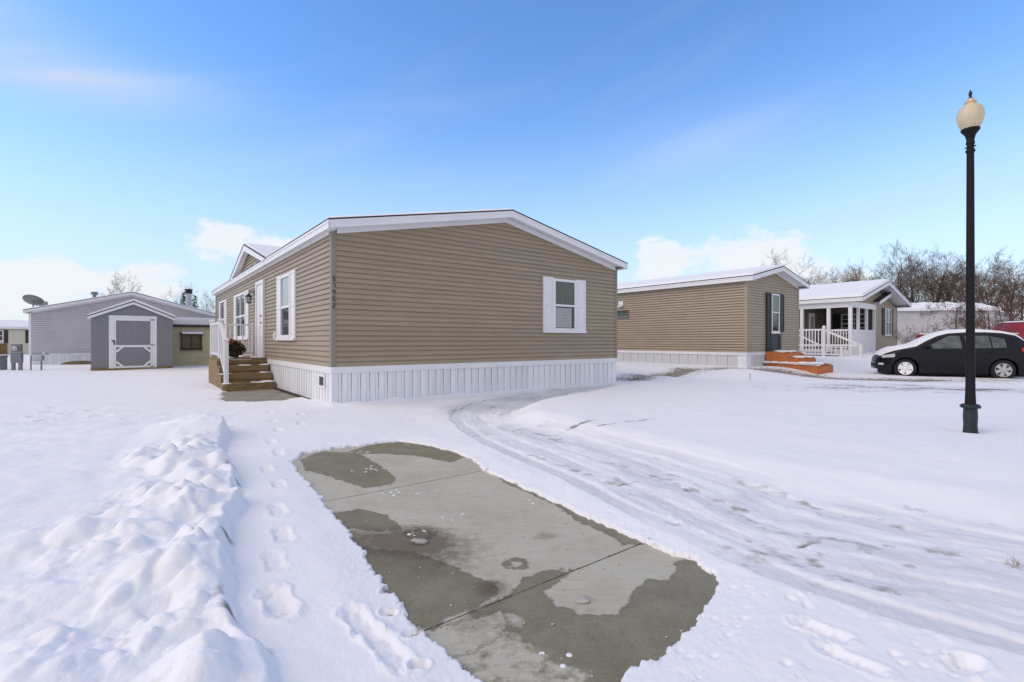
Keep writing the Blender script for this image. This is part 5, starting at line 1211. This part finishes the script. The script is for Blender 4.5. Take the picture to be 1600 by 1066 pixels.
# ---------------------------------------------------------------- bare trees
def tree_mesh(seed, H, spread, levels, twigs, up=.35, stems=1, start=.25, droop=0., trunk_r=None, kids=(6, 5, 4, 4)):
    rr = random.Random(seed); V = {0: MB(), 1: MB()}; leaves_at = []
    def tube(mb, pts, rad, n):
        rings = []
        for i, p in enumerate(pts):
            d = (pts[min(i+1, len(pts)-1)]-pts[max(i-1, 0)]); d.normalize()
            a = d.cross(Vector((.31, .17, .93))); a.normalize(); b = d.cross(a)
            rings.append([p+(a*math.cos(2*PI*k/n)+b*math.sin(2*PI*k/n))*rad[i] for k in range(n)])
        mb.loft(rings, False, True)
    def branch(p, d, ln, r0, lev):
        n = (6, 5, 4, 3, 3, 2)[min(lev, 5)]; pts = [p.copy()]; dd = d.copy(); seg = ln/n
        for i in range(n):
            w = (.06, .20, .26, .30, .34, .4)[min(lev, 5)]
            dd = dd+Vector((rr.gauss(0, w), rr.gauss(0, w), rr.gauss(0, w)*.7+(up*.22 if lev else .05)-droop*(lev > 1)*.12)); dd.normalize()
            pts.append(pts[-1]+dd*seg)
        rad = [max(.005, r0*(1-.72*i/n)) for i in range(n+1)]
        tube(V[0] if lev < 2 else V[1], pts, rad, (8, 6, 4, 3, 3, 3)[min(lev, 5)])
        if lev >= levels:
            leaves_at.append(pts[-1]); return
        m = kids[min(lev, len(kids)-1)] if lev < levels-1 else twigs
        for k in range(m):
            t = (start if lev == 0 else .25)+(1-(start if lev == 0 else .25))*(k+rr.random())/m; t = min(t, .98); i = min(int(t*n), n-1); q = pts[i]+(pts[i+1]-pts[i])*(t*n-i)
            ax = (pts[i+1]-pts[i]).normalized(); az = rr.uniform(0, 2*PI)+k*2.4
            s = ax.cross(Vector((math.cos(az), math.sin(az), .3))); s.normalize()
            ang = R(rr.uniform(28, 62))*(spread if lev == 0 else 1)
            nd = ax*math.cos(ang)+s*math.sin(ang)
            branch(q, nd, ln*rr.uniform(.38, .62)*(1.15-.45*t if lev == 0 else 1), rad[i]*rr.uniform(.42, .62), lev+1)
    for s in range(stems):
        a = 2*PI*s/stems+rr.random(); lean = .0 if stems == 1 else .32
        branch(Vector((math.cos(a)*.08*(stems > 1), math.sin(a)*.08*(stems > 1), -.2)), Vector((math.cos(a)*lean, math.sin(a)*lean, 1)).normalized(), H*(.72 if stems == 1 else .8)*rr.uniform(.85, 1.05), trunk_r or H*.018, 0)
    return V[0], V[1], leaves_at
def leaf_mesh(at, n, size, seed):
    rr = random.Random(seed); mb = MB()
    for k in range(n):
        p = rr.choice(at)+Vector((rr.gauss(0, .12), rr.gauss(0, .12), rr.gauss(0, .12))); u = Vector((rr.gauss(0, 1), rr.gauss(0, 1), rr.gauss(0, 1))).normalized(); w = u.cross(Vector((0, .3, 1))).normalized(); s = size*rr.uniform(.5, 1.3)
        mb.add([p, p+u*s+w*s*.4, p+u*s*2, p+u*s-w*s*.4], [(0, 1, 2, 3)])
    return mb
kinds = []
def make_kind(seed, twig, leaves=0, **k):
    tb, cb, la = tree_mesh(seed, **k)
    return (tb.mesh('trunk', 'bark', True), cb.mesh('crown', twig, True), leaf_mesh(la, leaves, .05, seed).mesh('leaves', 'leaf') if leaves else None)
KA = make_kind(21, 'twig', 300, H=9, spread=.75, levels=4, twigs=7, up=.5, kids=(10, 6, 5, 4))
KB = make_kind(33, 'twig', 1200, H=9, spread=1.0, levels=4, twigs=7, up=.4, stems=2, kids=(8, 6, 5, 4))
KC = make_kind(45, 'twig_red', 3000, H=7, spread=1.1, levels=4, twigs=7, up=.3, kids=(10, 6, 4, 4), start=.2)
KD = make_kind(57, 'twig_red', 2600, H=5, spread=1.35, levels=4, twigs=5, up=.05, kids=(9, 6, 5, 4), start=.25)
KE = make_kind(69, 'twig', 0, H=3, spread=.6, levels=3, twigs=4, up=.6, stems=5, kids=(6, 4, 4), trunk_r=.025)
def plant(kind, px, d, ty, label, name='bare_tree', cat='tree', rz=0., group=None, z=None, sz=None):
    x, y = place_xy(px, d); z0 = .3 if z is None else z; top = max(v.co.z for v in kind[1].vertices)
    s = (1.26+(532.5-ty)/766*d-z0)/top
    t = thing(name, label, cat, (x, y, z0), rz, group); t.scale = (s, s, s)
    link('trunk', kind[0], t); link('crown', kind[1], t)
    if kind[2]: link('leaves', kind[2], t)
    return t
G = 'bare trees behind the homes on the right'
plant(KA, 1216, 40, 385, 'lone bare treetop rising just over the narrow tan home roof', rz=1.1, group=None)
plant(KB, 1268, 58, 428, 'low bare tree furthest left over the porch home roof', rz=.3, group=G)
plant(KB, 1302, 55, 412, 'bare tree behind the middle of the porch home roof', rz=2.3, group=G)
plant(KA, 1338, 50, 402, 'thick-branched bare tree above the porch home ridge', rz=4.0, group=G)
plant(KA, 1404, 44, 372, 'tallest bare tree, right behind the porch home gable', rz=2.0, group=G)
plant(KB, 1440, 45, 380, 'broad bare tree right of the tallest one', rz=5.1, group=G)
plant(KB, 1372, 60, 415, 'distant bare tree showing through behind the tallest one', rz=1.7, group=G)
plant(KC, 1468, 43, 392, 'reddish bare tree over the patchy snow roof of the grey home', rz=.8, group=G)
plant(KB, 1490, 56, 395, 'pale bare tree just left of the tall black lamp post', rz=3.3, group=G)
plant(KC, 1530, 40, 390, 'reddish leafy bare tree just right of the lamp post', rz=2.6, group=G)
plant(KB, 1562, 47, 400, 'forked bare tree between the lamp post and the picture edge', rz=4.4, group=G)
plant(KC, 1594, 38, 405, 'reddish tree cut off by the right edge', rz=5.5, group=G)
plant(KA, 1640, 42, 388, 'bare tree leaning in at the right edge', rz=.9, group=G)
plant(KB, 1515, 62, 410, 'distant bare tree hidden behind the lamp post', rz=.4, group=G)
plant(KB, 1420, 64, 405, 'far bare tree filling the gap behind the broad one', rz=3.9, group=G)
plant(KC, 1580, 60, 412, 'far reddish tree behind the red truck', rz=1.9, group=G)
plant(KA, 1252, 49, 430, 'bare tree at the left end of the porch home roofline', rz=2.7, group=G)
plant(KC, 1285, 47, 425, 'brown bare tree above the porch home eave', rz=.2, group=G)
plant(KC, 1322, 57, 415, 'brown bare tree far beyond the porch home roof', rz=4.6, group=G)
plant(KC, 1356, 46, 405, 'brown bare tree left of the tallest one', rz=5.9, group=G)
plant(KD, 1497, 23, 462, 'small spreading tree with brown leaves in front of the grey home', rz=.6, name='small_tree')
plant(KD, 1546, 26, 470, 'small spreading tree with brown leaves above the red truck cab', rz=3.0, name='small_tree')
plant(KE, 1424, 25, 505, 'upright bare shrub by the right corner of the porch home', name='bare_shrub', cat='shrub', rz=.2)
plant(KE, 1442, 27, 500, 'upright bare shrub behind the car bonnet', name='bare_shrub', cat='shrub', rz=2.2)
plant(KA, 190, 62, 420, 'bare treetop over the ridge of the grey home', rz=1.4)
plant(KA, 322, 66, 452, 'slender bare tree beside the far lamp globe', rz=2.9)
plant(KA, 292, 58, 438, 'bare tree behind the metal chimney', rz=5.0)
def conifer(px, d, h, label):
    x, y = place_xy(px, d); t = thing('evergreen_tree', label, 'tree', (x, y, 0))
    MB().tube([(0, 0, 0), (0, 0, h*.9)], [.12, .03], 6).build('trunk', 'bark', t)
    mb = MB(); rr = random.Random(px)
    for k in range(900):
        u = rr.random()**.7; z = h*(.2+.8*(1-u)); r_ = u*h*.13*rr.uniform(.5, 1.1); a = rr.uniform(0, 2*PI); p = Vector((r_*math.cos(a), r_*math.sin(a), z)); o = Vector((math.cos(a), math.sin(a), -.5)).normalized()*.22; w = Vector((-math.sin(a), math.cos(a), 0))*.06
        mb.add([p, p+o*.6+w, p+o*1.3, p+o*.6-w], [(0, 1, 2, 3)])
    mb.build('crown', 'evergreen', t)
conifer(287, 52, 6.6, 'dark little evergreen left of the metal chimney'); conifer(304, 54, 6.4, 'dark little evergreen right of the metal chimney')

# dry grass poking out at the right edge of the drive
gb = MB(); rr = random.Random(8)
for k in range(26):
    p = Vector((2.78+rr.gauss(0, .03), 2.68+rr.gauss(0, .02), .0)); a = rr.uniform(0, 2*PI); q = p+Vector((math.cos(a)*.06, math.sin(a)*.05, rr.uniform(.03, .09))); w = Vector((.004, .002, 0)); gb.add([p-w, p+w, q], [(0, 1, 2)])
gb.build('grass_tuft', 'grass', None, label='tiny tuft of dry grass poking through the tyre tracks', cat='grass tuft')
